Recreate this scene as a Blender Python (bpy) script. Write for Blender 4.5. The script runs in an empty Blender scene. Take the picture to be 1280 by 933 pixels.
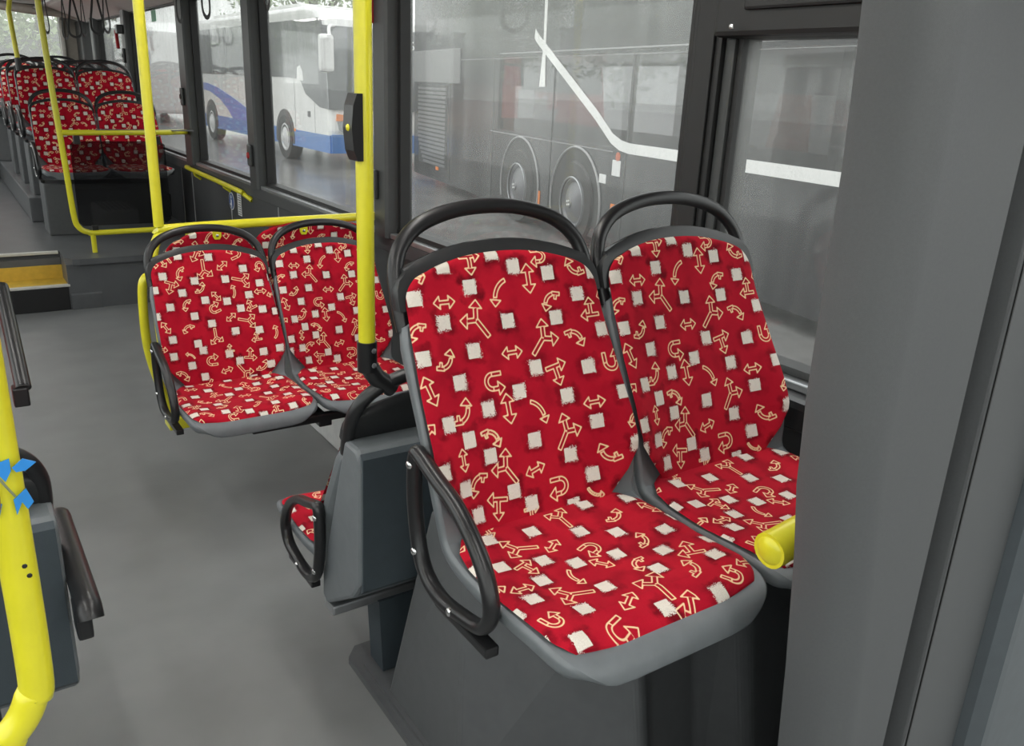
import bpy, math, random
import numpy as np
from mathutils import Vector, Matrix
random.seed(4); np.random.seed(4)
PI = math.pi
SC = bpy.context.scene
COL = SC.collection

# ------------------------------------------------------------------ materials
def newmat(name):
    m = bpy.data.materials.new(name); m.use_nodes = True
    nt = m.node_tree; nt.nodes.clear()
    out = nt.nodes.new('ShaderNodeOutputMaterial')
    return m, nt, out

def mat(name, col, rough=.5, metal=0, var=.06, scale=30, bump=0, bscale=200, spec=.5, emit=0, coat=0):
    m, nt, out = newmat(name)
    N = nt.nodes.new; L = nt.links.new
    b = N('ShaderNodeBsdfPrincipled'); L(b.outputs[0], out.inputs[0])
    b.inputs['Roughness'].default_value = rough; b.inputs['Metallic'].default_value = metal
    b.inputs['Specular IOR Level'].default_value = spec
    b.inputs['Coat Weight'].default_value = coat; b.inputs['Coat Roughness'].default_value = .05
    tc = N('ShaderNodeTexCoord'); n = N('ShaderNodeTexNoise'); L(tc.outputs['Object'], n.inputs['Vector'])
    n.inputs['Scale'].default_value = scale; n.inputs['Detail'].default_value = 4
    r = N('ShaderNodeMapRange'); L(n.outputs[0], r.inputs[0])
    r.inputs[1].default_value = .3; r.inputs[2].default_value = .7
    r.inputs[3].default_value = 1 - var; r.inputs[4].default_value = 1 + var
    v = N('ShaderNodeVectorMath'); v.operation = 'SCALE'; v.inputs[0].default_value = col[:3]
    L(r.outputs[0], v.inputs['Scale']); L(v.outputs[0], b.inputs['Base Color'])
    if emit:
        b.inputs['Emission Color'].default_value = (*col[:3], 1); b.inputs['Emission Strength'].default_value = emit
    if bump:
        n2 = N('ShaderNodeTexNoise'); L(tc.outputs['Object'], n2.inputs['Vector']); n2.inputs['Scale'].default_value = bscale
        bp = N('ShaderNodeBump'); bp.inputs['Strength'].default_value = bump; bp.inputs['Distance'].default_value = .001
        L(n2.outputs[0], bp.inputs['Height']); L(bp.outputs[0], b.inputs['Normal'])
    return m

def glassmat(name, tint=(1, 1, 1), haze=.1, zlo=.9, zhi=2.1, haze_top=.3, hcol=(.8, .82, .8), gloss=1.0, drops=True):
    """a pane: clear, a Fresnel reflection, and a film of dirt / mist that gets thicker towards the top"""
    m, nt, out = newmat(name)
    N = nt.nodes.new; L = nt.links.new
    tr = N('ShaderNodeBsdfTransparent'); tr.inputs[0].default_value = (*tint, 1)
    gl = N('ShaderNodeBsdfGlossy'); gl.inputs['Roughness'].default_value = .02; gl.inputs[0].default_value = (gloss,)*3+(1,)
    g0 = N('ShaderNodeNewGeometry'); dp = N('ShaderNodeVectorMath'); dp.operation = 'DOT_PRODUCT'; L(g0.outputs['Incoming'], dp.inputs[0]); L(g0.outputs['Normal'], dp.inputs[1])
    def mt(op, a, b=None, c=None):
        n = N('ShaderNodeMath'); n.operation = op
        for i, v in enumerate((a, b, c)):
            if v is None: continue
            if isinstance(v, (int, float)): n.inputs[i].default_value = v
            else: L(v, n.inputs[i])
        return n.outputs[0]
    fr_ = mt('MULTIPLY_ADD', mt('POWER', mt('SUBTRACT', 1.0, mt('ABSOLUTE', dp.outputs['Value'])), 5), .96, .04)
    mx = N('ShaderNodeMixShader'); L(fr_, mx.inputs[0]); L(tr.outputs[0], mx.inputs[1]); L(gl.outputs[0], mx.inputs[2])
    tl = N('ShaderNodeBsdfTranslucent'); tl.inputs[0].default_value = (*hcol, 1)
    df = N('ShaderNodeBsdfDiffuse'); df.inputs[0].default_value = (*hcol, 1)
    hz = N('ShaderNodeMixShader'); hz.inputs[0].default_value = .25; L(tl.outputs[0], hz.inputs[1]); L(df.outputs[0], hz.inputs[2])
    geo = N('ShaderNodeNewGeometry'); sp = N('ShaderNodeSeparateXYZ'); L(geo.outputs['Position'], sp.inputs[0])
    mr = N('ShaderNodeMapRange'); L(sp.outputs[2], mr.inputs[0])
    mr.inputs[1].default_value = zlo; mr.inputs[2].default_value = zhi
    mr.inputs[3].default_value = haze; mr.inputs[4].default_value = haze_top
    fac = mr.outputs[0]
    if drops:
        n = N('ShaderNodeTexNoise'); L(geo.outputs['Position'], n.inputs['Vector']); n.inputs['Scale'].default_value = 3; n.inputs['Detail'].default_value = 5
        n2 = N('ShaderNodeTexVoronoi'); L(geo.outputs['Position'], n2.inputs['Vector']); n2.inputs['Scale'].default_value = 160
        a = N('ShaderNodeMapRange'); L(n.outputs[0], a.inputs[0]); a.inputs[3].default_value = .6; a.inputs[4].default_value = 1.4
        c = N('ShaderNodeMapRange'); L(n2.outputs['Distance'], c.inputs[0]); c.inputs[1].default_value = .0; c.inputs[2].default_value = .5
        c.inputs[3].default_value = 1.5; c.inputs[4].default_value = .85
        # rain streaks running down
        mp = N('ShaderNodeMapping'); mp.inputs['Scale'].default_value = (14, 14, .35); L(geo.outputs['Position'], mp.inputs[0])
        n3 = N('ShaderNodeTexNoise'); L(mp.outputs[0], n3.inputs['Vector']); n3.inputs['Scale'].default_value = 1.0; n3.inputs['Detail'].default_value = 2
        e = N('ShaderNodeMapRange'); L(n3.outputs[0], e.inputs[0]); e.inputs[1].default_value = .3; e.inputs[2].default_value = .7
        e.inputs[3].default_value = .8; e.inputs[4].default_value = 1.2
        m1 = N('ShaderNodeMath'); m1.operation = 'MULTIPLY'; L(a.outputs[0], m1.inputs[0]); L(c.outputs[0], m1.inputs[1])
        m2 = N('ShaderNodeMath'); m2.operation = 'MULTIPLY'; L(m1.outputs[0], m2.inputs[0]); L(e.outputs[0], m2.inputs[1])
        m3 = N('ShaderNodeMath'); m3.operation = 'MULTIPLY'; L(m2.outputs[0], m3.inputs[0]); L(fac, m3.inputs[1])
        fac = m3.outputs[0]
    m4 = N('ShaderNodeMixShader'); L(fac, m4.inputs[0]); L(mx.outputs[0], m4.inputs[1]); L(hz.outputs[0], m4.inputs[2])
    L(m4.outputs[0], out.inputs[0])
    return m

def fabricmat():
    m, nt, out = newmat('printed_red_moquette')
    N = nt.nodes.new; L = nt.links.new
    b = N('ShaderNodeBsdfPrincipled'); L(b.outputs[0], out.inputs[0])
    b.inputs['Roughness'].default_value = .9; b.inputs['Specular IOR Level'].default_value = .15
    b.inputs['Sheen Weight'].default_value = .12; b.inputs['Sheen Roughness'].default_value = .4
    b.inputs['Sheen Tint'].default_value = (1, .3, .3, 1)
    tc = N('ShaderNodeTexCoord')
    at = N('ShaderNodeAttribute'); at.attribute_name = 'sd_arrow'
    sq = N('ShaderNodeAttribute'); sq.attribute_name = 'sd_square'
    def math_(op, a, b_=None, c=None):
        n = N('ShaderNodeMath'); n.operation = op
        for i, v in enumerate((a, b_, c)):
            if v is None: continue
            if isinstance(v, (int, float)): n.inputs[i].default_value = v
            else: L(v, n.inputs[i])
        return n.outputs[0]
    def noise(scale, detail=3):
        n = N('ShaderNodeTexNoise'); L(tc.outputs['Object'], n.inputs['Vector']); n.inputs['Scale'].default_value = scale
        n.inputs['Detail'].default_value = detail; return n.outputs[0]
    def rng(v, a, b_, c, d):
        n = N('ShaderNodeMapRange'); L(v, n.inputs[0])
        for i, x in enumerate((a, b_, c, d)): n.inputs[i+1].default_value = x
        return n.outputs[0]
    fine = noise(900, 2); mid = noise(38, 2); big = noise(9, 3)
    line = math_('ABSOLUTE', at.outputs['Fac'])
    arrow = rng(math_('ADD', line, math_('MULTIPLY', math_('SUBTRACT', fine, .5), .0006)), .0009, .0018, 1, 0)
    # frayed edge: amplitude changes from side to side
    amp = rng(mid, .42, .62, .0003, .011)
    sqd = math_('ADD', sq.outputs['Fac'], math_('MULTIPLY', math_('SUBTRACT', noise(600, 1), .5), math_('MULTIPLY', amp, 2.2)))
    square = rng(sqd, -.0006, .0006, 1, 0)
    # darker woven blotches around the squares
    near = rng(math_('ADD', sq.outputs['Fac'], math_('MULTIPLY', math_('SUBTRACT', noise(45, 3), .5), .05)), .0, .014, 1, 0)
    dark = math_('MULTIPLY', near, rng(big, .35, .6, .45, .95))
    def mixc(f, a, b_):
        n = N('ShaderNodeMix'); n.data_type = 'RGBA'; L(f, n.inputs[0])
        for i, v in ((6, a), (7, b_)):
            if isinstance(v, tuple): n.inputs[i].default_value = (*v, 1)
            else: L(v, n.inputs[i])
        return n.outputs[2]
    base = mixc(rng(big, .35, .65, 0, 1), (.40, .004, .020), (.53, .009, .027))
    base = mixc(rng(fine, .35, .65, 0, .35), base, (.27, .002, .011))
    base = mixc(rng(noise(14, 3), .52, .66, 0, .55), base, (.24, .002, .012))
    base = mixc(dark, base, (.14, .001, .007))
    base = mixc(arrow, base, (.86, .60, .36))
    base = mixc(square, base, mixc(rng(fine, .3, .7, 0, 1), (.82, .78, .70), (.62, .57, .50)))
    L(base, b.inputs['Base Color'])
    bp = N('ShaderNodeBump'); bp.inputs['Strength'].default_value = .25; bp.inputs['Distance'].default_value = .001
    L(fine, bp.inputs['Height']); L(bp.outputs[0], b.inputs['Normal'])
    return m

M = {}
M['fabric'] = fabricmat()
M['shell'] = mat('grey_seat_shell', (.15, .165, .175), .42, bump=.15, bscale=900)
M['slate'] = mat('slate_back_cover', (.042, .056, .066), .6, bump=.3, bscale=500)
M['black'] = mat('black_plastic', (.014, .014, .015), .33, bump=.1, bscale=800)
M['blackmet'] = mat('black_metal', (.016, .016, .017), .3)
M['rim'] = mat('charcoal_plastic_rim', (.022, .023, .024), .38, bump=.1, bscale=900)
M['yellow'] = mat('yellow_painted_tube', (.80, .74, .030), .32, var=.03, coat=.3)
M['bolt'] = mat('bright_bolt', (.75, .75, .74), .25, metal=1)
M['floor'] = mat('grey_vinyl_floor', (.21, .215, .215), .38, var=.10, scale=4, bump=.4, bscale=900)
M['podium'] = mat('dark_podium_vinyl', (.11, .115, .12), .38, var=.12, scale=5, bump=.4, bscale=700)
M['wallp'] = mat('dark_wall_lining', (.055, .057, .060), .5, var=.05)
M['pillar'] = mat('dark_grey_pillar', (.050, .053, .053), .45)
M['gasket'] = mat('black_window_gasket', (.008, .008, .008), .5)
M['alu'] = mat('aluminium_strip', (.42, .43, .44), .35, metal=.8)
M['seam'] = mat('pale_joint_strip', (.42, .42, .42), .5)
M['ceil'] = mat('pale_ceiling_lining', (.66, .66, .64), .6)
M['beige'] = mat('beige_corner_lining', (.33, .31, .27), .6)
M['panel'] = mat('grey_cabinet_laminate', (.10, .105, .108), .55, var=.04, scale=260, bump=.35, bscale=1500)
M['plinth'] = mat('grey_moulded_plinth', (.105, .110, .114), .42, var=.05, bump=.3, bscale=1200)
M['treadY'] = mat('yellow_tread', (.72, .47, .06), .55, var=.12, scale=18)
M['nose'] = mat('pale_step_nosing', (.62, .61, .56), .45)
M['smoke'] = None
M['tape'] = mat('blue_tape', (.03, .28, .75), .5)
M['wire'] = mat('grey_green_wire', (.25, .28, .16), .5)
M['redpl'] = mat('red_plastic', (.45, .01, .015), .4)
M['white'] = mat('white_print', (.75, .75, .74), .5)
M['blue'] = mat('blue_print', (.02, .08, .30), .4)
M['strap'] = mat('black_strap', (.03, .03, .03), .5)
M['green'] = mat('green_sticker', (.10, .42, .22), .5)
M['asphalt'] = mat('wet_asphalt', (.16, .155, .15), .22, var=.35, scale=1.2, bump=.6, bscale=60)
M['coachW'] = mat('white_coach_paint', (.78, .78, .76), .25, coat=.5, var=.02)
M['coachB'] = mat('blue_coach_paint', (.03, .16, .48), .3, coat=.3)
M['coachSwoosh'] = mat('violet_blue_paint', (.08, .14, .50), .3)
M['coachGlass'] = mat('coach_dark_glass', (.05, .055, .06), .08, spec=.8)
M['darkpaint'] = mat('anthracite_bus_paint', (.022, .022, .025), .16, coat=.15, spec=.35, var=.04)
M['darkline'] = mat('pale_edge_line', (.30, .30, .30), .4)
M['rubber'] = mat('tyre_rubber', (.035, .033, .032), .7)
M['hub'] = mat('grey_hub_cap', (.17, .17, .18), .35, metal=.3)
M['hubW'] = mat('white_hub_cap', (.62, .62, .62), .4)
M['orange'] = mat('orange_lens', (.85, .22, .01), .3)
M['redpaint'] = mat('red_coach_paint', (.52, .01, .02), .3, coat=.4)
M['orangepaint'] = mat('orange_coach_paint', (.50, .10, .03), .4)
M['lampglass'] = mat('headlamp_glass', (.55, .57, .58), .12, metal=.5)
M['lamp'] = mat('added_fill_lamp_diffuser', (1.0, .98, .94), .5, emit=12.5)
M['leaf'] = mat('pale_green_leaves', (.34, .42, .24), .6, var=.3, scale=2)
M['bark'] = mat('brown_bark', (.10, .08, .06), .8)
M['brick'] = mat('red_brick_wall', (.36, .17, .12), .8, var=.3, scale=5)
M['louvre'] = mat('grey_louvre', (.12, .12, .125), .4)

# ------------------------------------------------------------------ mesh helpers
class MB:
    def __init__(s): s.v = []; s.f = []; s.sm = []
    def add(s, v, f, smooth=False):
        o = len(s.v); s.v += [tuple(map(float, p)) for p in v]; s.f += [tuple(o+i for i in q) for q in f]; s.sm += [smooth]*len(f); return s
    def box(s, x0, x1, y0, y1, z0, z1, bev=0):
        if bev > 0:
            b = min(bev, (x1-x0)*.45, (y1-y0)*.45, (z1-z0)*.45)
            import bmesh
            bm = bmesh.new(); bmesh.ops.create_cube(bm, size=1)
            for v in bm.verts: v.co = Vector(((x0+x1)/2+v.co.x*(x1-x0), (y0+y1)/2+v.co.y*(y1-y0), (z0+z1)/2+v.co.z*(z1-z0)))
            bmesh.ops.bevel(bm, geom=bm.edges[:], offset=b, segments=2, affect='EDGES', profile=.6)
            bm.verts.index_update()
            s.add([v.co for v in bm.verts], [[v.index for v in f.verts] for f in bm.faces], False); bm.free(); return s
        v = [(x, y, z) for x in (x0, x1) for y in (y0, y1) for z in (z0, z1)]
        return s.add(v, [(0, 1, 3, 2), (4, 6, 7, 5), (0, 4, 5, 1), (2, 3, 7, 6), (0, 2, 6, 4), (1, 5, 7, 3)])
    def prism(s, pts, axis, a, b, smooth=False):
        """polygon pts (2-D) extruded along axis 0/1/2 from a to b"""
        def P(p, t):
            q = list(p); q.insert(axis, t); return q
        n = len(pts)
        v = [P(p, a) for p in pts]+[P(p, b) for p in pts]
        f = [tuple(range(n))[::-1], tuple(range(n, 2*n))]+[(i, (i+1) % n, n+(i+1) % n, n+i) for i in range(n)]
        return s.add(v, f, smooth)
    def tube(s, pts, r, seg=14, closed=False, smoothpath=0, ry=None, up=None):
        P = [Vector(p) for p in pts]
        if smoothpath: P = catmull(P, smoothpath, closed)
        n = len(P); T = []
        for i in range(n):
            if closed: t = P[(i+1) % n]-P[i-1]
            else: t = P[min(i+1, n-1)]-P[max(i-1, 0)]
            T.append(t.normalized())
        if up is None: up = Vector((0, 0, 1)) if abs(T[0].z) < .9 else Vector((1, 0, 0))
        a = (Vector(up)-T[0]*Vector(up).dot(T[0])).normalized(); V = []; ry = ry or r
        for i in range(n):
            a = (a-T[i]*a.dot(T[i])).normalized(); b = T[i].cross(a)
            for k in range(seg):
                w = 2*PI*k/seg; V.append(P[i]+a*(math.cos(w)*r)+b*(math.sin(w)*ry))
        F = []
        for i in range(n if closed else n-1):
            j = (i+1) % n
            for k in range(seg):
                l = (k+1) % seg; F.append((i*seg+k, i*seg+l, j*seg+l, j*seg+k))
        if not closed: F += [tuple(range(seg))[::-1], tuple((n-1)*seg+k for k in range(seg))]
        return s.add(V, F, True)
    def lathe(s, prof, c, axis, seg=32):
        """profile (radius, along) turned round axis through c"""
        ax = Vector(axis).normalized(); u = ax.orthogonal().normalized(); w = ax.cross(u); V = []
        for r, t in prof:
            for k in range(seg):
                a = 2*PI*k/seg; V.append(Vector(c)+ax*t+u*(r*math.cos(a))+w*(r*math.sin(a)))
        n = len(prof)
        F = [(i*seg+k, i*seg+(k+1) % seg, (i+1)*seg+(k+1) % seg, (i+1)*seg+k) for i in range(n-1) for k in range(seg)]
        F += [tuple(range(seg))[::-1], tuple((n-1)*seg+k for k in range(seg))]
        return s.add(V, F, True)
    def grid(s, rows, smooth=True, close_u=False):
        n = len(rows); m = len(rows[0]); V = [p for r in rows for p in r]
        F = [(i*m+k, i*m+(k+1) % m, (i+1)*m+(k+1) % m, (i+1)*m+k) for i in range(n-1) for k in range(m if close_u else m-1)]
        return s.add(V, F, smooth)
    def build(s, name, m, parent=None, loc=None, auto=True):
        me = bpy.data.meshes.new(name); me.from_pydata(s.v, [], s.f); me.update()
        me.polygons.foreach_set('use_smooth', s.sm)
        import bmesh
        bm = bmesh.new(); bm.from_mesh(me); bmesh.ops.recalc_face_normals(bm, faces=bm.faces[:])
        for e in bm.edges:
            if len(e.link_faces) == 2 and e.calc_face_angle(0) > .75: e.smooth = False
        bm.to_mesh(me); bm.free()
        me.materials.append(m)
        o = bpy.data.objects.new(name, me); COL.objects.link(o)
        if parent: o.parent = parent
        if loc: o.location = loc
        return o

def catmull(P, k, closed=False):
    out = []; n = len(P)
    rngn = n if closed else n-1
    for i in range(rngn):
        if closed: p0, p1, p2, p3 = P[i-1], P[i], P[(i+1) % n], P[(i+2) % n]
        else: p0, p1, p2, p3 = P[max(i-1, 0)], P[i], P[i+1], P[min(i+2, n-1)]
        for j in range(k):
            t = j/k
            out.append(.5*((2*p1)+(p2-p0)*t+(2*p0-5*p1+4*p2-p3)*t*t+(3*p1-p0-3*p2+p3)*t**3))
    if not closed: out.append(P[-1])
    return out

def tag(o, label=None, cat=None, group=None, kind=None):
    if label: o['label'] = label
    if cat: o['category'] = cat
    if group: o['group'] = group
    if kind: o['kind'] = kind
    return o
def empty(name, loc=(0, 0, 0), rz=0, label=None, cat=None, group=None):
    o = bpy.data.objects.new(name, None); COL.objects.link(o); o.location = loc; o.rotation_euler = (0, 0, rz)
    o.empty_display_size = .1
    return tag(o, label, cat, group)
def struct(name, mb, m, parent=None):
    o = mb.build(name, m, parent)
    if not parent: o['kind'] = 'structure'
    return o
def kids(o): return [c for c in bpy.data.objects if c.parent == o]
def copy_tree(o, parent=None, keep=lambda c: True):
    c = o.copy(); COL.objects.link(c); c.parent = parent
    for ch in [x for x in KIDS.get(o.name, [])]:
        if keep(ch): copy_tree(ch, c)
    return c
KIDS = {}
def index_kids(root):
    st = [root]
    while st:
        o = st.pop(); KIDS[o.name] = [c for c in bpy.data.objects if c.parent == o]; st += KIDS[o.name]

# ------------------------------------------------------------------ fabric print: signed distances of the printed marks
def sd_seg(p, a, b, w):            # rectangle about the segment a-b, half width w
    a = np.array(a, float); b = np.array(b, float); L = np.linalg.norm(b-a); d = (b-a)/L; c = (a+b)/2
    q = p-c; x = np.abs(q@d)-L/2; y = np.abs(q@np.array([-d[1], d[0]]))-w
    return np.minimum(np.maximum(x, y), 0)+np.hypot(np.maximum(x, 0), np.maximum(y, 0))
def sd_poly(p, P):
    P = np.array(P, float); d = np.full(len(p), 1e9); s = np.ones(len(p))
    for i in range(len(P)):
        a, b = P[i], P[i-1]; e = b-a; w = p-a
        t = np.clip((w@e)/(e@e), 0, 1); d = np.minimum(d, ((w-t[:, None]*e)**2).sum(1))
        c1 = p[:, 1] >= a[1]; c2 = p[:, 1] < b[1]; c3 = e[0]*w[:, 1] > e[1]*w[:, 0]
        flip = (c1 & c2 & c3) | (~c1 & ~c2 & ~c3); s[flip] *= -1
    return s*np.sqrt(d)
def sd_arc(p, c, R, w, a0, a1):
    q = p-np.array(c); r = np.hypot(q[:, 0], q[:, 1]); a = np.degrees(np.arctan2(q[:, 1], q[:, 0]))
    mid = (a0+a1)/2; h = (a1-a0)/2; da = (a-mid+180) % 360-180
    d1 = np.abs(r-R)-w; d2 = (np.abs(da)-h)*np.radians(1)*R
    return np.minimum(np.maximum(d1, d2), 0)+np.hypot(np.maximum(d1, 0), np.maximum(d2, 0))
def head(tip, ang, s=.30):
    a = math.radians(ang); d = np.array([math.cos(a), math.sin(a)]); n = np.array([-d[1], d[0]]); t = np.array(tip)
    return [t, t-d*s+n*s*.9, t-d*s-n*s*.9]
def shape(kind, p):
    S = lambda *a: sd_seg(p, *a)
    H = lambda tip, ang, s=.30: sd_poly(p, head(tip, ang, s))
    A = lambda *a: sd_arc(p, *a)
    w = .075
    if kind == 'D': q = [S((-.3, 0), (.3, 0), w), H((.52, 0), 0), H((-.52, 0), 180)]
    elif kind == 'T': q = [S((-.45, .28), (.25, .28), w), H((.52, .28), 0), S((-.02, .3), (-.02, -.25), w), H((-.02, -.52), -90)]
    elif kind == 'Y': q = [S((.42, -.62), (.02, -.02), w), S((0, 0), (.05, .40), w), H((.10, .66), 80, .28), S((.02, -.02), (-.36, -.02), w), H((-.62, .02), 170, .28)]
    elif kind == 'U': q = [S((.42, .28), (0, .28), w), A((0, 0), .28, w, 90, 270), S((0, -.28), (.25, -.28), w), H((.52, -.28), 0)]
    elif kind == 'C': q = [A((.62, -.35), .85, w, 108, 170), H((-.27, -.58), -100, .28)]
    elif kind == 'F': q = [S((.50, .22), (.12, .30), w), S((.30, .24), (.24, .02), w*.8), A((.18, -.22), .48, w, 95, 165), H((-.34, -.46), -110, .28)]
    return np.minimum.reduce(q)
def fill_attr(me, P):
    """P: Nx2 pattern coordinates (metres); writes the two signed distances as float attributes"""
    sa = np.full(len(P), .02); sq = np.full(len(P), .03)
    for k, x, y, ang, sc in MARKS:
        q = P-np.array([x, y]); m = np.hypot(q[:, 0], q[:, 1]) < sc*1.3+.02
        if not m.any(): continue
        q = q[m]; a = math.radians(ang); R = np.array([[math.cos(a), math.sin(a)], [-math.sin(a), math.cos(a)]]); q = q@R.T
        if k == 'S':
            d = sd_poly(q, [(-sc, -sc), (sc, -sc), (sc, sc), (-sc, sc)]); sq[m] = np.minimum(sq[m], d)
        else:
            kk = k
            if k[0] == '-': q = q*np.array([1, -1]); kk = k[1]
            d = shape(kk, q/sc)*sc; cur = sa[m]; sa[m] = np.where(np.abs(d) < np.abs(cur), d, cur)
    for nm, arr in (('sd_arrow', sa), ('sd_square', sq)):
        at = me.attributes.new(nm, 'FLOAT', 'POINT'); at.data.foreach_set('value', arr.astype(np.float32))

# x, s coordinates (s: 0 at the front edge of the cushion, .375 at the fold, ~.89 at the top)
MARKS = [('S', -0.131, 0.871, 0, 0.0138), ('S', -0.021, 0.889, 0, 0.0138), ('S', 0.023, 0.859, 0, 0.0138), ('S', 0.100, 0.840, 0, 0.0138), ('S', -0.080, 0.828, 0, 0.0138), ('S', -0.199, 0.817, 0, 0.0138), ('S', -0.148, 0.768, 0, 0.0138), ('S', -0.008, 0.757, 0, 0.0138), ('S', 0.103, 0.751, 0, 0.0138), ('S', 0.161, 0.792, 0, 0.0138), ('S', 0.206, 0.834, 0, 0.0138), ('S', 0.203, 0.715, 0, 0.0138), ('S', -0.093, 0.710, 0, 0.0138), ('S', -0.204, 0.709, 0, 0.0138), ('S', 0.038, 0.661, 0, 0.0138), ('S', -0.136, 0.657, 0, 0.0138), ('S', -0.009, 0.621, 0, 0.0138), ('S', 0.156, 0.645, 0, 0.0138), ('S', 0.097, 0.596, 0, 0.0138), ('S', -0.084, 0.600, 0, 0.0138), ('S', 0.219, 0.584, 0, 0.0138), ('S', 0.151, 0.535, 0, 0.0138), ('S', -0.180, 0.587, 0, 0.0138), ('S', -0.139, 0.553, 0, 0.0138), ('S', 0.007, 0.525, 0, 0.0138), ('S', 0.233, 0.480, 0, 0.0138), ('T', -0.071, 0.873, 0, 0.0444), ('-U', 0.086, 0.875, 180, 0.0401), ('-F', 0.164, 0.845, 0, 0.0444), ('D', -0.140, 0.805, 0, 0.0444), ('C', -0.018, 0.813, 0, 0.0467), ('D', 0.053, 0.833, 90, 0.0557), ('F', 0.097, 0.786, 0, 0.0444), ('Y', -0.078, 0.767, 0, 0.0557), ('F', -0.207, 0.758, 0, 0.0401), ('-Y', 0.067, 0.715, 170, 0.0557), ('-F', 0.139, 0.707, 180, 0.0444), ('T', 0.184, 0.759, 180, 0.0444), ('F', -0.159, 0.699, 180, 0.0444), ('D', -0.010, 0.696, 0, 0.0444), ('T', 0.084, 0.643, 10, 0.0490), ('U', -0.064, 0.648, 0, 0.0490), ('U', 0.207, 0.646, 90, 0.0490), ('D', -0.205, 0.651, 105, 0.0534), ('F', -0.143, 0.602, 190, 0.0511), ('D', -0.040, 0.593, 90, 0.0557), ('-C', 0.027, 0.577, 180, 0.0444), ('D', 0.153, 0.573, 0, 0.0444), ('-Y', 0.083, 0.528, 180, 0.0534), ('-F', -0.088, 0.547, 180, 0.0444), ('F', 0.229, 0.526, 0, 0.0355), ('S', -0.140, 0.551, 0, 0.0138), ('S', 0.006, 0.524, 0, 0.0138), ('S', -0.097, 0.514, 0, 0.0138), ('S', 0.084, 0.481, 0, 0.0138), ('S', 0.126, 0.433, 0, 0.0138), ('S', -0.055, 0.438, 0, 0.0138), ('S', -0.167, 0.468, 0, 0.0138), ('S', -0.019, 0.407, 0, 0.0138), ('S', -0.147, 0.415, 0, 0.0138), ('S', 0.224, 0.477, 0, 0.0138), ('-F', -0.089, 0.547, 180, 0.0444), ('D', -0.161, 0.519, 90, 0.0401), ('Y', -0.067, 0.486, 0, 0.0534), ('D', -0.001, 0.468, 15, 0.0444), ('-F', 0.166, 0.467, 0, 0.0490), ('F', -0.136, 0.470, 0, 0.0490), ('-T', -0.097, 0.418, 170, 0.0490), ('-U', 0.051, 0.425, 180, 0.0511), ('C', 0.126, 0.396, 90, 0.0312), ('T', -0.023, 0.387, 0, 0.0355), ('S', -0.056, 0.321, 0, 0.0138), ('S', 0.027, 0.282, 0, 0.0138), ('S', 0.086, 0.247, 0, 0.0138), ('S', 0.091, 0.353, 0, 0.0138), ('S', 0.169, 0.206, 0, 0.0138), ('S', 0.037, 0.190, 0, 0.0138), ('S', 0.116, 0.155, 0, 0.0138), ('S', -0.091, 0.235, 0, 0.0138), ('S', -0.044, 0.202, 0, 0.0138), ('S', 0.064, 0.113, 0, 0.0138), ('S', -0.171, 0.248, 0, 0.0138), ('S', -0.130, 0.185, 0, 0.0138), ('S', -0.051, 0.116, 0, 0.0138), ('S', -0.178, 0.143, 0, 0.0138), ('S', -0.001, 0.026, 0, 0.0138), ('S', 0.177, 0.088, 0, 0.0138), ('S', -0.125, 0.080, 0, 0.0138), ('S', 0.111, 0.014, 0, 0.0138), ('S', -0.176, 0.024, 0, 0.0138), ('S', -0.145, 0.328, 0, 0.0138), ('S', 0.182, 0.329, 0, 0.0138), ('S', 0.076, 0.381, 0, 0.0138), ('Y', 0.021, 0.338, -34, 0.0490), ('F', 0.118, 0.293, 170, 0.0444), ('D', 0.199, 0.282, -60, 0.0490), ('T', -0.131, 0.354, 0, 0.0401), ('F', 0.108, 0.202, 200, 0.0444), ('D', -0.048, 0.266, 35, 0.0444), ('Y', -0.112, 0.287, 40, 0.0534), ('-U', 0.009, 0.227, 200, 0.0490), ('D', -0.006, 0.179, -50, 0.0444), ('T', -0.129, 0.227, 20, 0.0444), ('C', -0.073, 0.167, 30, 0.0401), ('F', 0.048, 0.143, 10, 0.0444), ('T', 0.155, 0.130, 160, 0.0534), ('F', 0.112, 0.081, -150, 0.0490), ('Y', 0.024, 0.078, -34, 0.0600), ('D', -0.175, 0.177, 0, 0.0444), ('Y', -0.116, 0.126, 40, 0.0557), ('D', -0.047, 0.063, 35, 0.0490), ('T', 0.045, 0.014, 150, 0.0578), ('U', 0.159, 0.028, 120, 0.0444), ('U', -0.189, 0.074, 100, 0.0444), ('U', -0.105, 0.017, 20, 0.0578)]

# fill the few bare spots of the print
rf_ = np.random.RandomState(11); kn_ = 0
for k_ in range(6000):
    x_, y_ = rf_.uniform(-.23, .23), rf_.uniform(.01, .93)
    if min((m_[1]-x_)**2+(m_[2]-y_)**2 for m_ in MARKS) > (.050 if y_ > .86 or abs(x_) > .2 else .0535)**2:
        kn_ += 1; MARKS.append(('S' if kn_ % 2 else 'DCTF'[kn_//2 % 4], x_, y_, 0 if kn_ % 2 else rf_.uniform(0, 360), .0138 if kn_ % 2 else .042))

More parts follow.
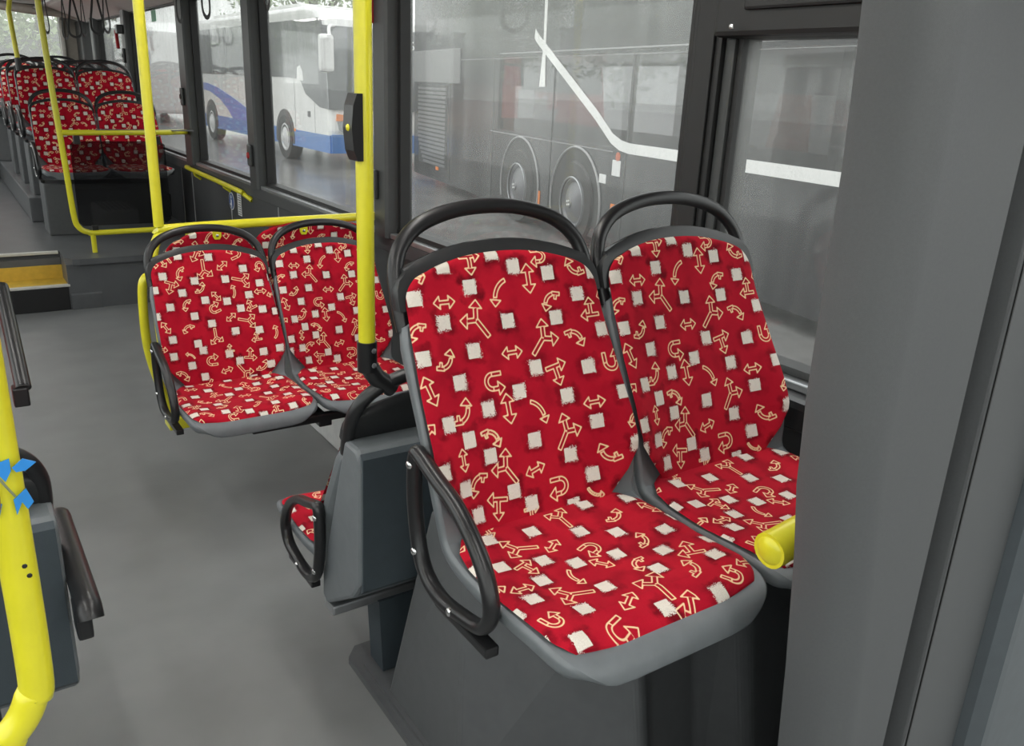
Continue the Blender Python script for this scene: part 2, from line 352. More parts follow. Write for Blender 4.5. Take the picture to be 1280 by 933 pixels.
# ------------------------------------------------------------------ the bus seat
TL = math.hypot(1, .38)
NB = (-1/TL, .38/TL)     # back normal (y,z), towards the sitter
def interp(x, tab): return float(np.interp(x, [t[0] for t in tab], [t[1] for t in tab]))
CZ = [(-.40, -.05), (-.385, -.03), (-.372, -.016), (-.35, -.006), (-.31, 0), (-.2, -.008), (-.1, -.006), (0, .002)]
WC = [(-.4, .212), (-.30, .220), (-.17, .222), (-.10, .219), (-.055, .210), (-.02, .186), (0, .158)]
WB = [(-.02, .150), (0, .156), (.018, .170), (.05, .200), (.085, .225), (.12, .229), (.17, .227), (.25, .224), (.38, .216), (.55, .214)]
BOL = [(0, .020), (.05, .045), (.10, .058), (.16, .052), (.25, .034), (.35, .018), (.5, .008)]
def fabric_grid(which, nu, ns):
    rows = []; pat = []
    U = np.linspace(-1, 1, nu)
    if which == 'c':
        T = 1-(1-np.linspace(0, 1, ns)**1.25)
        for t in T:
            row = []; pr = []
            for u in U:
                y = -.376+.012*abs(u)**3+t*(.374-.012*abs(u)**3); d = y+.378; r = .060
                W = interp(y, WC)
                if d < r: W = W-r+math.sqrt(max(r*r-(r-d)**2, 0))
                x = u*W
                z = interp(y, CZ)+.012+.012*abs(u)**3-.012*abs(u)**14
                e = min(1, d/.02); z -= .010*(1-e)**2
                z += -.004*math.cos(u*PI)*0
                row.append((x, y, z)); pr.append((x, y+.375))
            rows.append(row); pat.append(pr)
    else:
        T = 1-(1-np.linspace(0, 1, ns))**1.2
        for t in T:
            row = []; pr = []
            for u in U:
                zt = .484-.030*abs(u)**2.2
                z = -.008+t*(zt+.008); d = zt-z+.001; r = .055
                W = interp(z, WB)
                if d < r: W = W-r+math.sqrt(max(r*r-(r-d)**2, 0))
                x = u*W; off = .012+interp(z, BOL)*abs(u)**3-.012*abs(u)**14+.006*math.exp(-((z-.16)/.08)**2)*(1-u*u)
                e = min(1, d/.015); off -= .008*(1-e)**2
                row.append((x, .38*z+NB[0]*off, z+NB[1]*off)); pr.append((x, .375+TL*z))
            rows.append(row); pat.append(pr)
    return rows, pat
def fabric_part(name, which, res, parent, flip=False, shift=0):
    nu = int(.45/res); ns = int((.38 if which == 'c' else .5)/res)
    rows, pat = fabric_grid(which, nu, ns)
    # skirt that tucks the edge behind the shell rim
    def skirt(row):
        return [(x*.985, y+(.0 if which == 'c' else .016), z-(.016 if which == 'c' else 0)) for x, y, z in row]
    rows = [skirt(rows[0])]+rows+[skirt(rows[-1])]; pat = [pat[0]]+pat+[pat[-1]]
    mb = MB(); mb.grid(rows)
    me = bpy.data.meshes.new(name); me.from_pydata(mb.v, [], mb.f); me.update()
    me.polygons.foreach_set('use_smooth', [True]*len(me.polygons))
    P = np.array([p for r in pat for p in r])
    if flip: P = np.array([[0, .89]])-P
    P = P+np.array([[0, shift]])
    fill_attr(me, P); me.materials.append(M['fabric'])
    o = bpy.data.objects.new(name, me); COL.objects.link(o); o.parent = parent
    return o

SH = [(-.404, -.056, .140, 0), (-.4035, -.046, .158, 0), (-.402, -.036, .172, 0), (-.397, -.024, .190, .001), (-.386, -.013, .206, .004), (-.368, -.007, .219, .008), (-.34, -.004, .226, .011), (-.28, -.004, .227, .012),
      (-.18, -.014, .227, .014), (-.10, -.016, .225, .018), (-.045, -.018, .221, .024), (-.006, -.012, .219, .032), (.016, .020, .221, .042), (.030, .060, .227, .050),
      (.048, .110, .2285, .048), (.070, .168, .2285, .044), (.102, .255, .228, .030), (.131, .335, .227, .018), (.157, .405, .227, .010)]
def shell_rows(data, th, lip=True):
    rows = []; n = len(data)
    for i, (y, z, W, b) in enumerate(data):
        a, c = data[max(i-1, 0)], data[min(i+1, n-1)]
        ty, tz = c[0]-a[0], c[1]-a[1]; l = math.hypot(ty, tz); ny, nz = -tz/l, ty/l
        # normal must point to the sitter (up on the cushion, forward on the back)
        t = th*(1 if not lip else min(1, .22+i*.16))
        ring = []
        for u in np.linspace(-1, 1, 15):
            o = b*abs(u)**3; ring.append((u*W, y+ny*o, z+nz*o))
        ring += [(W+.0035, y+ny*(b-.010), z+nz*(b-.010)), (W+.002, y+ny*(b-t*.7), z+nz*(b-t*.7)), (W-.012, y+ny*(b-t), z+nz*(b-t))]
        for u in np.linspace(.8, -.8, 7):
            o = b*abs(u)**3*.6; ring.append((u*(W-.01), y+ny*(o-t), z+nz*(o-t)))
        ring += [(-W+.012, y+ny*(b-t), z+nz*(b-t)), (-W-.002, y+ny*(b-t*.7), z+nz*(b-t*.7)), (-W-.0035, y+ny*(b-.010), z+nz*(b-.010))]
        rows.append(ring)
    return rows
def closed_shell(mb, rows):
    m = len(rows[0]); o = len(mb.v); mb.grid(rows, True, True)
    mb.f.append(tuple(range(o, o+m))[::-1]); mb.sm.append(False)
    k = o+(len(rows)-1)*m; mb.f.append(tuple(range(k, k+m))); mb.sm.append(False)
def make_seat(res, variant=0, armrest=-1, rear=False, detail=True):
    """the seat faces -Y; origin at the fold between cushion and back"""
    root = empty('bus_seat')
    mb = MB(); closed_shell(mb, shell_rows(SH, .042)); sh = mb.build('seat_shell', M['shell'], root)
    if detail:
        s = sh.modifiers.new('sub', 'SUBSURF'); s.levels = s.render_levels = 1
    fabric_part('seat_cushion', 'c', res, root, variant == 1, .03 if variant == 2 else 0)
    fabric_part('back_cushion', 'b', res, root, variant == 1, .03 if variant == 2 else 0)
    # charcoal top rim: a slab with an arched upper edge
    mb = MB(); rows = []
    for z0, th in ((.398, .030), (.43, .032), (.455, .032), (.478, .030), (.495, .024), (.506, .012)):
        ring = []
        zz = lambda u: .398+(z0-.398)*(1-.36*abs(u)**2.2)
        W = .227 if z0 < .45 else (.225 if z0 < .47 else (.219 if z0 < .49 else .206))
        for u in np.linspace(-1, 1, 13):
            z = zz(u); ring.append((u*W, .38*z-.006-.006*abs(u)**3+(.006 if z0 > .5 else 0), z))
        ring += [(W+.004, .38*zz(1)+.006, zz(1))]
        for u in np.linspace(1, -1, 13):
            z = zz(u); ring.append((u*W*.98, .38*z-.006+th, z))
        ring += [(-W-.004, .38*zz(1)+.006, zz(1))]
        rows.append(ring)
    closed_shell(mb, rows); mb.build('top_rim', M['rim'], root)
    mb = MB(); pts = []
    for x, z in ((-.214, .36), (-.2165, .41), (-.213, .462), (-.194, .503), (-.150, .537), (-.078, .558), (0, .564)):
        pts.append((x, .38*z+.012, z))
    pts += [(-p[0], p[1], p[2]) for p in pts[-2::-1]]
    mb.tube(pts, (.0165 if rear else .0135), 12 if detail else 6, smoothpath=5 if detail else 2, ry=.015, up=(0, 1, 0)); mb.build('grab_handle', M['black'], root)
    if rear:
        mb = MB(); mb.prism([(.168, .402), (.235, .402), (.252, .385), (.256, .35), (.246, .06), (.20, .0), (.03, -.115), (.0, -.10), (.005, -.03), (.03, .03), (.09, .19)], 0, -.2285, .2285)
        h = mb.build('back_housing', M['shell'], root); b = h.modifiers.new('b', 'BEVEL'); b.width = .010; b.segments = 2; b.limit_method = 'ANGLE'
        mb = MB(); mb.prism([(.245, .394), (.260, .385), (.250, .045), (.235, .03)], 0, -.222, .222); mb.build('back_cover', M['slate'], root)
    if armrest:
        x = armrest*.246
        ar = MB()
        P = [(.040, .172), (.020, .172), (-.03, .155), (-.098, .134), (-.155, .099), (-.196, .056), (-.216, .006), (-.206, -.028), (-.185, -.046), (-.145, -.056),
             (-.065, -.067), (-.010, -.053), (.022, -.015), (.041, .056), (.046, .12)]
        ar.tube([(x, a, b) for a, b in P], (.0125), 10, closed=True, smoothpath=4, ry=.015, up=(0, 0, 1))
        a = ar.build('armrest', M['blackmet'], root)
        for yy, zz in ((.044, .150), (.024, -.012), (-.105, -.062)):
            bm = MB(); bm.lathe([(.0085, 0), (.0085, .003), (.006, .006), (0.0005, .007)], (x+armrest*.0095, yy, zz), (armrest, 0, 0), 10); bm.build('bolt', M['bolt'], a)
        mb = MB(); mb.box(min(x, armrest*.22), max(x, armrest*.22), -.205, -.03, -.098, -.078, .004); mb.build('armrest_bracket', M['blackmet'], root)
    index_kids(root)
    return root
def place(src, loc, rz, label, group=None, name=None, first=False):
    o = src if first else copy_tree(src)
    o.location = loc; o.rotation_euler = (0, 0, rz); tag(o, label, 'seat', group)
    return o

XA, XB = .865, 1.331
big = make_seat(.0021, 0, -1)
place(big, (XA, 1.14, .79), 0, 'large near red patterned bus seat with black loop armrest, on the raised wheel box', 'seat pair on the wheel box', first=True)
plain = make_seat(.0021, 0, 0)
place(plain, (XB, 1.14, .79), 0, 'red patterned bus seat on the wheel box beside the window and grey cabinet', 'seat pair on the wheel box', first=True)
mid1 = make_seat(.0024, 1, -1)
place(mid1, (.815, 3.12, .44), 0, 'red patterned bus seat with loop armrest next to the yellow hoop, seat over open floor', 'seat pair before the padded rail', first=True)
place(plain, (1.285, 3.12, .44), 0, 'red patterned bus seat without armrest, behind the vertical yellow pole', 'seat pair before the padded rail')
back = make_seat(.004, 2, 1, rear=True)
place(back, (.900, 1.80, .40), PI, 'low bus seat seen from behind, its handle clamped to the yellow pole', 'seats turned away from the camera', first=True)
back2 = make_seat(.006, 2, 0, rear=True, detail=False)
place(back2, (1.367, 1.80, .40), PI, 'bus seat turned away, mostly hidden behind the large near seat', 'seats turned away from the camera', first=True)
# across the aisle
left = make_seat(.006, 2, 0, rear=True)
def fold_arm(parent, x, pts, blk):
    mb = MB(); mb.tube([(x, a, b) for a, b in pts], .022, 12, smoothpath=4, ry=.017, up=(1, 0, 0)); a = mb.build('folding_armrest', M['black'], parent)
    mb = MB(); mb.box(*blk, .006); mb.build('armrest_pivot', M['black'], a)
fold_arm(left, -.250, [(-.09, .235), (-.06, .250), (.0, .252), (.18, .262), (.33, .268), (.36, .262), (.37, .25)], (-.255, -.228, .28, .34, .19, .255))
index_kids(left)
place(left, (-.142, 1.80, .40), PI, 'bus seat seen from behind at the left edge, behind the bent yellow tube', 'seats turned away from the camera', first=True)
aisle = make_seat(.004, 0, 0)
fold_arm(aisle, .262, [(-.40, .225), (-.38, .235), (-.20, .33), (.02, .43), (.04, .43)], (.232, .275, -.405, -.355, .165, .225))
place(aisle, (-.147, 3.12, .44), 0, 'bus seat cut by the left edge, its black armrest beside the yellow tube', first=True)
far = make_seat(.0055, 0, -1, detail=False)
far2 = make_seat(.0055, 1, 0, detail=False)
G = 'rows of seats on the rear platform'
rows_ = [(7.50, .835, 'front row of the rear platform'), (8.35, 1.07, 'second row of the rear platform'), (9.20, 1.07, 'third row of the rear platform'), (10.05, 1.07, 'fourth row of the rear platform')]
first = True
for y, z, t in rows_:
    place(far, (.875, y, z), 0, 'red patterned aisle seat in the %s' % t, G, first=first)
    place(far2, (1.341, y, z), 0, 'red patterned window seat in the %s' % t, G, first=first)
    first = False
    fl = .35 if y < 8 else .55
    sb = empty('row_seat_frame', (.815, y, fl), 0, 'grey box frame under the seats of the %s' % t, 'seat frame', 'seat frames of the rear rows')
    mb = MB(); mb.box(-.18, .66, -.30, .02, 0, z-fl-.100, .01); mb.build('frame_box', M['plinth'], sb)
for x, t in ((.42, 'aisle end'), (.888, 'middle'), (1.356, 'window end')):
    place(far2, (x, 11.4, 1.12), 0, 'red seat in the last row against the rear wall, %s' % t, G)
sb = empty('row_seat_frame', (.815, 11.4, .55), 0, 'grey box frame under the last row of seats', 'seat frame', 'seat frames of the rear rows')
mb = MB(); mb.box(-.6, .75, -.30, .02, 0, .49, .01); mb.build('frame_box', M['plinth'], sb)

# ------------------------------------------------------------------ structure
WX = 1.68; SILL = .935; TOP = 2.10; CEIL = 2.25; REAR = 12.2; FRONT = -3.2; LX = -1.05
mb = MB(); mb.box(LX-.3, WX+.05, FRONT, 6.3, -.06, 0); struct('floor', mb, M['floor'])
mb = MB(); mb.box(.62, WX, 6.25, 7.90, .0, .31); mb.box(-.25, .62, 6.53, 7.90, 0, .31); mb.box(LX-.3, -.25, 6.25, 7.90, 0, .31); struct('floor_rear_platform', mb, M['podium'])
mb = MB()
mb.prism([(.64, 6.27), (.66, 6.235), (.70, 6.215), (WX, 6.215), (WX, 6.60), (.62, 6.60), (.62, 6.30)], 2, .31, .35)
mb.box(-.25, .62, 6.56, 7.90, .31, .35); mb.box(.62, WX, 6.60, 7.90, .31, .35); mb.box(LX-.3, -.25, 6.25, 7.90, .31, .35)
struct('trim_platform_edge', mb, M['podium'])
mb = MB(); mb.box(.58, WX, 7.90, REAR, .35, .55, .01); mb.box(LX-.3, .05, 7.90, REAR, .35, .55, .01); mb.box(LX-.3, WX, 7.90, REAR, 0, .35); struct('floor_raised_seat_rows', mb, M['podium'])
# the steps
st = empty('platform_steps', (.2, 6.3, 0), 0, 'pair of aisle steps with yellow treads and pale nosings up to the rear platform', 'steps')
mb = MB(); mb.box(-.45, .43, -.045, .30, 0, .165, .004); mb.build('step_body', M['black'], st)
mb = MB(); mb.box(-.45, .425, -.02, .232, .165, .172); mb.build('yellow_tread', M['treadY'], st)
mb = MB(); mb.box(-.45, .425, .222, .232, .172, .262); mb.build('yellow_riser', M['treadY'], st)
mb = MB(); mb.box(-.45, .43, -.055, -.015, .162, .178, .004); mb.build('nosing', M['nose'], st)
mb = MB(); mb.box(-.45, .41, .222, .262, .338, .356, .004); mb.build('nosing', M['nose'], st)
mb = MB(); mb.prism([(-.06, .0), (-.06, .10), (.0, .165), (.05, .10), (.05, 0)], 0, .43, .62); mb.build('end_moulding', M['plinth'], st)

# right wall below the windows
mb = MB(); mb.box(WX, WX+.08, .62, REAR, 0, SILL-.03); mb.box(WX, WX+.08, FRONT, -1.0, 0, SILL-.03); mb.box(WX-.03, WX, .62, REAR, SILL-.10, SILL-.03, .006); mb.box(WX, WX+.08, -.22, -.16, 0, TOP); struct('wall_right', mb, M['wallp'])
mb = MB()
mb.box(WX-.035, WX+.05, .62, REAR, SILL-.03, SILL-.008, .004); struct('trim_sill', mb, M['alu'])
mb = MB(); mb.box(WX-.004, WX+.055, .62, REAR, SILL-.008, SILL+.012); mb.box(WX, WX+.055, FRONT, REAR, TOP-.03, TOP+.01); struct('trim_gasket', mb, M['gasket'])
mb = MB(); mb.box(WX-.02, WX+.10, FRONT, REAR, TOP, CEIL); struct('wall_right_header', mb, M['ceil'])
mb = MB()
for y in (5.0, 6.0, 7.05, 7.4, 3.9): mb.box(WX-.005, WX, y, y+.008, .05, SILL-.11)
struct('trim_wall_seams', mb, M['seam'])
# pillars
def pillar(n, y0, y1, dep=.055, z1=TOP):
    mb = MB(); mb.prism([(WX+.05, y0-.015), (WX+.05, y1+.03), (WX-dep+.01, y1), (WX-dep, y1-.01), (WX-dep, y0+.012), (WX-dep+.012, y0)], 2, SILL-.03, z1)
    struct('column_%s' % n, mb, M['pillar'])
    mb = MB(); mb.box(WX+.0, WX+.056, y0-.035, y0-.010, SILL, z1); mb.box(WX, WX+.056, y1+.012, y1+.04, SILL, z1); struct('trim_pillar_gasket_%s' % n, mb, M['gasket'])
for n, (a, b) in enumerate(((3.40, 3.53), (5.22, 5.37), (6.78, 6.98), (8.95, 9.12), (10.75, 10.92))): pillar(n+1, a, b)
mb = MB(); mb.box(WX-.06, WX+.05, 1.52, 1.625, SILL-.03, CEIL, .010); mb.box(WX-.01, WX+.055, 1.60, 1.68, SILL, CEIL); mb.box(WX-.068, WX-.058, 1.54, 1.60, SILL-.03, CEIL, .004); struct('column_wide', mb, M['gasket'])
mb = MB(); mb.box(WX-.045, WX+.03, 1.490, 1.525, SILL-.03, 1.71, .008); struct('trim_window_post', mb, M['pillar'])
mb = MB(); mb.box(WX-.035, WX+.03, 1.474, 1.492, SILL-.03, 1.71); struct('trim_post_gasket', mb, M['gasket'])
mb = MB(); mb.box(WX-.10, WX+.05, .2, 1.515, 1.705, CEIL, .012); mb.box(WX-.112, WX-.098, .25, 1.42, 1.76, CEIL-.1, .01); mb.box(WX-.118, WX-.11, .30, 1.39, 1.79, 1.80)
struct('trim_upper_panel', mb, M['gasket'])
mb = MB(); mb.lathe([(.006, 0), (.006, .004), (.001, .006)], (WX-.118, 1.44, 1.725), (-1, 0, 0), 10); o = mb.build('trim_panel_screw', M['bolt']); o['kind'] = 'structure'
# lower box by the wall
lb = MB(); lb.box(WX-.09, WX, .95, 1.235, .60, .905, .02); lb.box(WX-.095, WX-.088, .97, 1.21, .83, .836)
o = lb.build('wall_locker', M['black']); tag(o, 'small black lidded box on the wall under the near window, beside the window seat', 'box')
# window panes
gm = glassmat('misted_window_glass', haze=.022, haze_top=.27, gloss=.42)
gm2 = glassmat('misted_door_glass', haze=.04, haze_top=.14, zhi=1.7, gloss=.42)
gm4 = glassmat('whitened_rear_glass', haze=.22, haze_top=.22, hcol=(.95, .97, .93), gloss=.3, drops=False)  # rear pane: pale film put in to give the view an overexposed glow
gm3 = glassmat('clear_side_glass', haze=.02, haze_top=.05, drops=False)
def pane(n, y0, y1, z0=SILL, z1=TOP, x=WX+.045, m=None):
    mb = MB(); mb.box(x, x+.006, y0, y1, z0, z1); o = mb.build('window_%d' % n, m or gm); o['kind'] = 'structure'; return o
pane(1, .56, 1.478, SILL, 1.71, x=WX-.018, m=gm2); pane(2, 1.68, 3.385); pane(3, 3.55, 5.20); pane(4, 5.39, 6.76); pane(5, 7.0, 8.93); pane(6, 9.14, 10.73); pane(11, 10.94, 11.6)
pane(7, FRONT, -1.0, m=gm3); pane(12, -1.0, .56, .03, TOP, m=gm3)
# rear wall, corner and window
mb = MB(); mb.box(1.46, WX, REAR-.25, REAR, .5, CEIL, .03); struct('wall_rear_corner', mb, M['beige'])
mb = MB(); mb.box(1.44, 1.49, REAR-.30, REAR-.24, 1.2, 2.10, .02); struct('trim_corner_post', mb, M['nose'])
mb = MB(); mb.box(WX-.06, WX+.05, 11.55, REAR-.05, SILL-.03, TOP, .02); struct('column_rear', mb, M['pillar'])
mb = MB(); mb.box(LX-.3, 1.46, REAR-.05, REAR, .3, 1.50); mb.box(LX-.3, 1.46, REAR-.3, REAR, 2.19, CEIL); struct('wall_rear', mb, M['wallp'])
mb = MB(); mb.box(LX-.3, 1.46, REAR, REAR+.006, 1.45, 2.2); o = mb.build('window_8', gm4); o['kind'] = 'structure'
# left wall, with its windows, and the front end behind the camera
mb = MB(); mb.box(LX-.35, LX-.27, FRONT, REAR, 0, .80)
for y in (-3.2, -1.3, .6, 2.5, 4.4, 6.3, 8.2, 10.1, 12.1): mb.box(LX-.35, LX-.27, y, y+.1, .8, TOP)
struct('wall_left', mb, M['wallp'])
mb = MB(); mb.box(LX-.34, LX-.334, FRONT, REAR, .8, TOP); o = mb.build('window_9', gm3); o['kind'] = 'structure'
mb = MB(); mb.box(LX-.35, WX+.05, FRONT-.05, FRONT, 0, .75); struct('wall_front', mb, M['wallp'])
mb = MB(); mb.box(LX-.35, WX+.05, FRONT-.02, FRONT-.014, .75, CEIL); o = mb.build('window_10', gm3); o['kind'] = 'structure'
# ceiling
mb = MB(); mb.box(LX-.35, WX+.1, FRONT, REAR, CEIL, CEIL+.05); struct('ceiling', mb, M['ceil'])
mb = MB(); mb.prism([(WX, 2.08), (WX, 2.25), (WX-.42, 2.25), (WX-.40, 2.21), (WX-.06, 2.10)], 1, 1.75, REAR-.4)
struct('ceiling_cove', mb, M['ceil'])
mb = MB(); mb.tube([(.6, REAR-.75, 2.21), (1.1, REAR-.75, 2.17), (1.60, REAR-.75, 2.15)], .05, 10); struct('ceiling_beam', mb, M['beige'])
for i, (x, y0) in enumerate([(-.45, y) for y in (-2.6, -.9, .8, 2.5, 7.6, 9.3)]+[(.75, y) for y in (-2.6, -.9, .8, 2.5, 9.9)]):  # unseen lamp strips, added to lift the interior brightness
    lm = empty('added_fill_lamp', (x, y0, CEIL), 0, 'long added fill lamp strip under the bus roof, out of view', 'ceiling lamp', 'added fill lamp strips')
    mb = MB(); mb.box(-.08, .08, 0, 1.3, -.02, -.001, .005); mb.build('fill_lamp_housing', M['ceil'], lm)
    mb = MB(); mb.box(-.06, .06, .03, 1.27, -.026, -.0205); mb.build('diffuser', M['lamp'], lm)

# ------------------------------------------------------------------ wheel box under the near pair
pb = empty('seat_plinth', (0, 0, 0), 0, 'grey moulded wheel box that carries the two near red seats', 'seat plinth')
mb = MB()
zt = .69
top = [(.785, 1.43), (.800, 1.30), (.945, .99), (.962, .965), (.985, .965), (1.01, .99), (1.06, 1.035), (1.19, 1.035), (1.225, .95), (1.255, .935), (1.62, .985), (WX-.002, 1.0), (WX-.002, 1.43)]
bot = [(.800, 1.685), (.795, 1.30), (1.055, .985), (1.075, .965), (1.10, .965), (1.12, .99), (1.16, 1.035), (1.31, 1.035), (1.375, .95), (1.405, .935), (1.62, .985), (WX-.002, 1.0), (WX-.002, 1.5)]
n = len(top); V = [(x, y, 0.0) for x, y in bot]+[(x, y, zt) for x, y in top]
mb.add(V, [tuple(range(n))[::-1], tuple(range(n, 2*n))]+[(i, (i+1) % n, n+(i+1) % n, n+i) for i in range(n)])
o = mb.build('wheel_box', M['plinth'], pb); b = o.modifiers.new('bev', 'BEVEL'); b.width = .012; b.segments = 3; b.limit_method = 'ANGLE'; b.angle_limit = .3
mb = MB(); mb.prism([(.765, .60), (.765, 1.86), (.80, 1.90), (.86, 1.90), (.86, .60)], 2, .0, .022); mb.prism([(.785, .60), (.785, 1.80), (.86, 1.80), (.86, .60)], 2, .022, .034)
mb.build('foot_flange', M['plinth'], pb)
mb = MB(); mb.box(.80, 1.66, 1.06, 1.30, .69, .722, .004); mb.build('seat_rail', M['blackmet'], pb)
# pedestal of the turned seats
pd = empty('seat_pedestal', (.87, 1.78, 0), 0, 'slate box leg under the low seat that faces away', 'seat leg')
mb = MB(); mb.prism([(-.055, .036), (-.065, .262), (.10, .262), (.05, .036)], 1, -.04, .04); o = mb.build('leg_box', M['slate'], pd)
mb = MB(); mb.box(-.19, .74, -.03, .03, .255, .283, .006); mb.build('cross_beam', M['alu'], pd)
for x, y, t in ((-.16, 1.78, 'seat at the left edge turned away'), (-.155, 3.0, 'seat cut by the left edge that faces us')):
    q = empty('seat_pedestal', (x, y, 0), 0, 'slate box leg under the ' + t, 'seat leg'); h_ = .262 if y < 2 else .35
    mb = MB(); mb.prism([(-.10, 0), (-.10, h_), (.10, h_), (.10, 0)], 1, -.04, .04); mb.build('leg_box', M['slate'], q)
    mb = MB(); mb.box(-.12, .12, -.08, .08, 0, .02, .005); mb.build('foot_plate', M['plinth'], q)
# cantilever under the middle pair
cb = empty('seat_beam', (1.1, 3.0, .36), 0, 'black cantilever beam carrying the middle pair of red seats off the wall', 'seat beam')
mb = MB(); mb.box(-.34, WX-1.1, -.02, .03, -.015, .025, .005); mb.build('beam', M['blackmet'], cb)
mb = MB(); mb.box(-.30, .50, -.22, -.19, -.01, .02, .005); mb.build('beam', M['blackmet'], cb)
mb = MB(); mb.box(-.05, .0, -.22, .03, -.03, -.0, .005); mb.box(.35, .40, -.22, .03, -.03, 0, .005); mb.build('bracket', M['blackmet'], cb)
# white louvred heater at the foot of the wall
ht = empty('floor_heater', (1.45, 3.35, 0), 0, 'pale slatted heater on the floor by the wall under the middle seats', 'heater')
mb = MB(); mb.box(-.15, .20, -.45, .25, 0, .22, .01); mb.build('casing', M['white'], ht)
mb = MB()
for k in range(7): mb.box(-.11+k*.045, -.09+k*.045, -.43, .23, .22, .228)
mb.build('grille', M['louvre'], ht)

# ------------------------------------------------------------------ yellow rails and poles
R = .0185
# long rail with padded board behind the middle pair
pr = empty('padded_rail', (0, 3.55, 0), 0, 'yellow rail across the bus with a red patterned padded board hung behind the middle seats', 'partition rail')
mb = MB(); mb.tube([(WX-.02, 0, .985), (.78, 0, .975), (.705, 0, .955), (.665, -.03, .89), (.655, -.05, .80), (.655, -.07, .55), (.665, -.10, .40), (.69, -.14, .25)], .019, 16, smoothpath=6); mb.build('rail', M['yellow'], pr)
mb = MB(); mb.tube([(.645, -.05, .80), (.630, -.13, .815), (.603, -.15, .812), (.588, -.15, .76), (.584, -.15, .58), (.600, -.15, .447), (.637, -.15, .304), (.672, -.15, .198)], .0175, 14, smoothpath=6)
mb.build('side_hoop', M['yellow'], pr)
mb = MB(); mb.box(.63, .71, -.20, -.11, .185, .235, .004); mb.build('foot_bracket', M['yellow'], pr)
def board(x0, x1, z0, z1, y):
    nu, nv = 120, 90; rows = []; pat = []
    for j in range(nv):
        t = j/(nv-1); row = []; p_ = []
        for i in range(nu):
            u = -1+2*i/(nu-1); r = .09; W = (x1-x0)/2; zz = z0+(z1-.03*abs(u)**2-z0)*t
            d = (z1-.03*abs(u)**2)-zz+.001; w = W
            if d < r: w = W-r+math.sqrt(max(r*r-(r-d)**2, 0))
            x = (x0+x1)/2+u*w; off = .012*(1-abs(u)**10)*(1 if 0 < j < nv-1 else .2)
            row.append((x, y-off, zz)); p_.append((x-x0-.2, .36+zz-z0))
        rows.append(row); pat.append(p_)
    rows = [[(x, y+.02, z) for x, _, z in rows[0]]]+rows+[[(x, y+.02, z) for x, _, z in rows[-1]]]; pat = [pat[0]]+pat+[pat[-1]]
    mb = MB(); mb.grid(rows); me = bpy.data.meshes.new('padded_board'); me.from_pydata(mb.v, [], mb.f); me.update()
    me.polygons.foreach_set('use_smooth', [True]*len(me.polygons)); fill_attr(me, np.array([p for r in pat for p in r])); me.materials.append(M['fabric'])
    o = bpy.data.objects.new('padded_board', me); COL.objects.link(o); o.parent = pr
    mb = MB(); mb.prism([(x0+.01, z0), (x1-.01, z0), (x1-.01, z1-.08), (x1-.06, z1-.04), (x0+.06, z1-.04), (x0+.01, z1-.08)], 1, y, y+.03); mb.build('board_back', M['black'], pr)
board(.70, 1.07, .48, .962, -.02); board(1.065, 1.62, .48, .985, -.02)
for x in (.915, 1.285):
    mb = MB(); mb.prism([(x-.017, .985), (x-.017, .938), (x-.010, .926), (x+.010, .926), (x+.017, .938), (x+.017, .985)], 1, -.040, -.034); c = mb.build('mounting_tab', M['yellow'], pr)
    mb = MB(); mb.lathe([(.006, 0), (.006, .002), (.001, .004)], (x, -.040, .942), (0, -1, 0), 10); mb.build('screw', M['bolt'], c)
# vertical pole A on the rail
mb = MB(); mb.tube([(.700, 3.55, .985), (.702, 3.55, 2.25)], .020, 18); o = mb.build('yellow_pole', M['yellow'])
tag(o, 'vertical yellow pole rising from the corner of the padded rail beside the middle seats', 'pole')
# vertical pole B with clamp on the turned seat's handle
pB = empty('yellow_pole', (.711, 1.585, 0), 0, 'vertical yellow pole clamped to the low seat handle, black button housing on it', 'pole')
mb = MB(); mb.tube([(0, 0, 1.035), (0, 0, 2.25)], .0180, 20); mb.build('tube', M['yellow'], pB)
mb = MB(); mb.tube([(0, 0, .975), (0, 0, 1.042)], .0215, 14); mb.tube([(0, 0, .99), (.022, 0, .955), (.060, 0, .925)], .021, 12); cl = mb.build('clamp', M['blackmet'], pB)
for z in (1.025, .992):
    mb = MB(); mb.lathe([(.006, 0), (.006, .002), (.001, .004)], (.006, -.0215, z), (.2, -1, 0), 8); mb.build('clamp_screw', M['alu'], cl)
mb = MB(); mb.prism([(-.006, 1.40), (-.014, 1.42), (-.018, 1.463), (-.014, 1.505), (-.006, 1.527), (.006, 1.527), (.006, 1.40)], 1, -.022, .022)
for i in range(len(mb.v)): x, y, z = mb.v[i]; mb.v[i] = (x-.0175, y, z+.02)
bt = mb.build('stop_button_housing', M['black'], pB)
mb = MB(); mb.lathe([(.007, 0), (.005, .003), (.001, .004)], (-.0355, -.004, 1.483), (-1, 0, 0), 10); mb.build('stop_button', M['yellow'], bt)
# near tube with blue tape
nt = empty('bent_yellow_tube', (.0, .90, 0), 0, 'bent yellow tube with blue tape scraps and wires at the left edge', 'grab rail')
mb = MB(); mb.tube([(.008, 0, 2.25), (.008, 0, 1.4), (.008, 0, .970), (.000, 0, .915), (-.022, 0, .878), (-.06, 0, .858), (-.30, 0, .845)], .0175, 20, smoothpath=8); mb.build('tube', M['yellow'], nt)
def tape(pts, y): 
    mb = MB(); mb.prism(pts, 1, y, y+.0015); return mb.build('blue_tape', M['tape'], nt)
tape([(.017, 1.197), (.027, 1.205), (.038, 1.199), (.028, 1.192), (.020, 1.192)], -.022)
tape([(.006, 1.204), (.016, 1.207), (.016, 1.194), (.010, 1.183), (.005, 1.192)], -.021)
tape([(.014, 1.162), (.026, 1.172), (.031, 1.156), (.025, 1.149), (.021, 1.158), (.015, 1.145)], -.020)
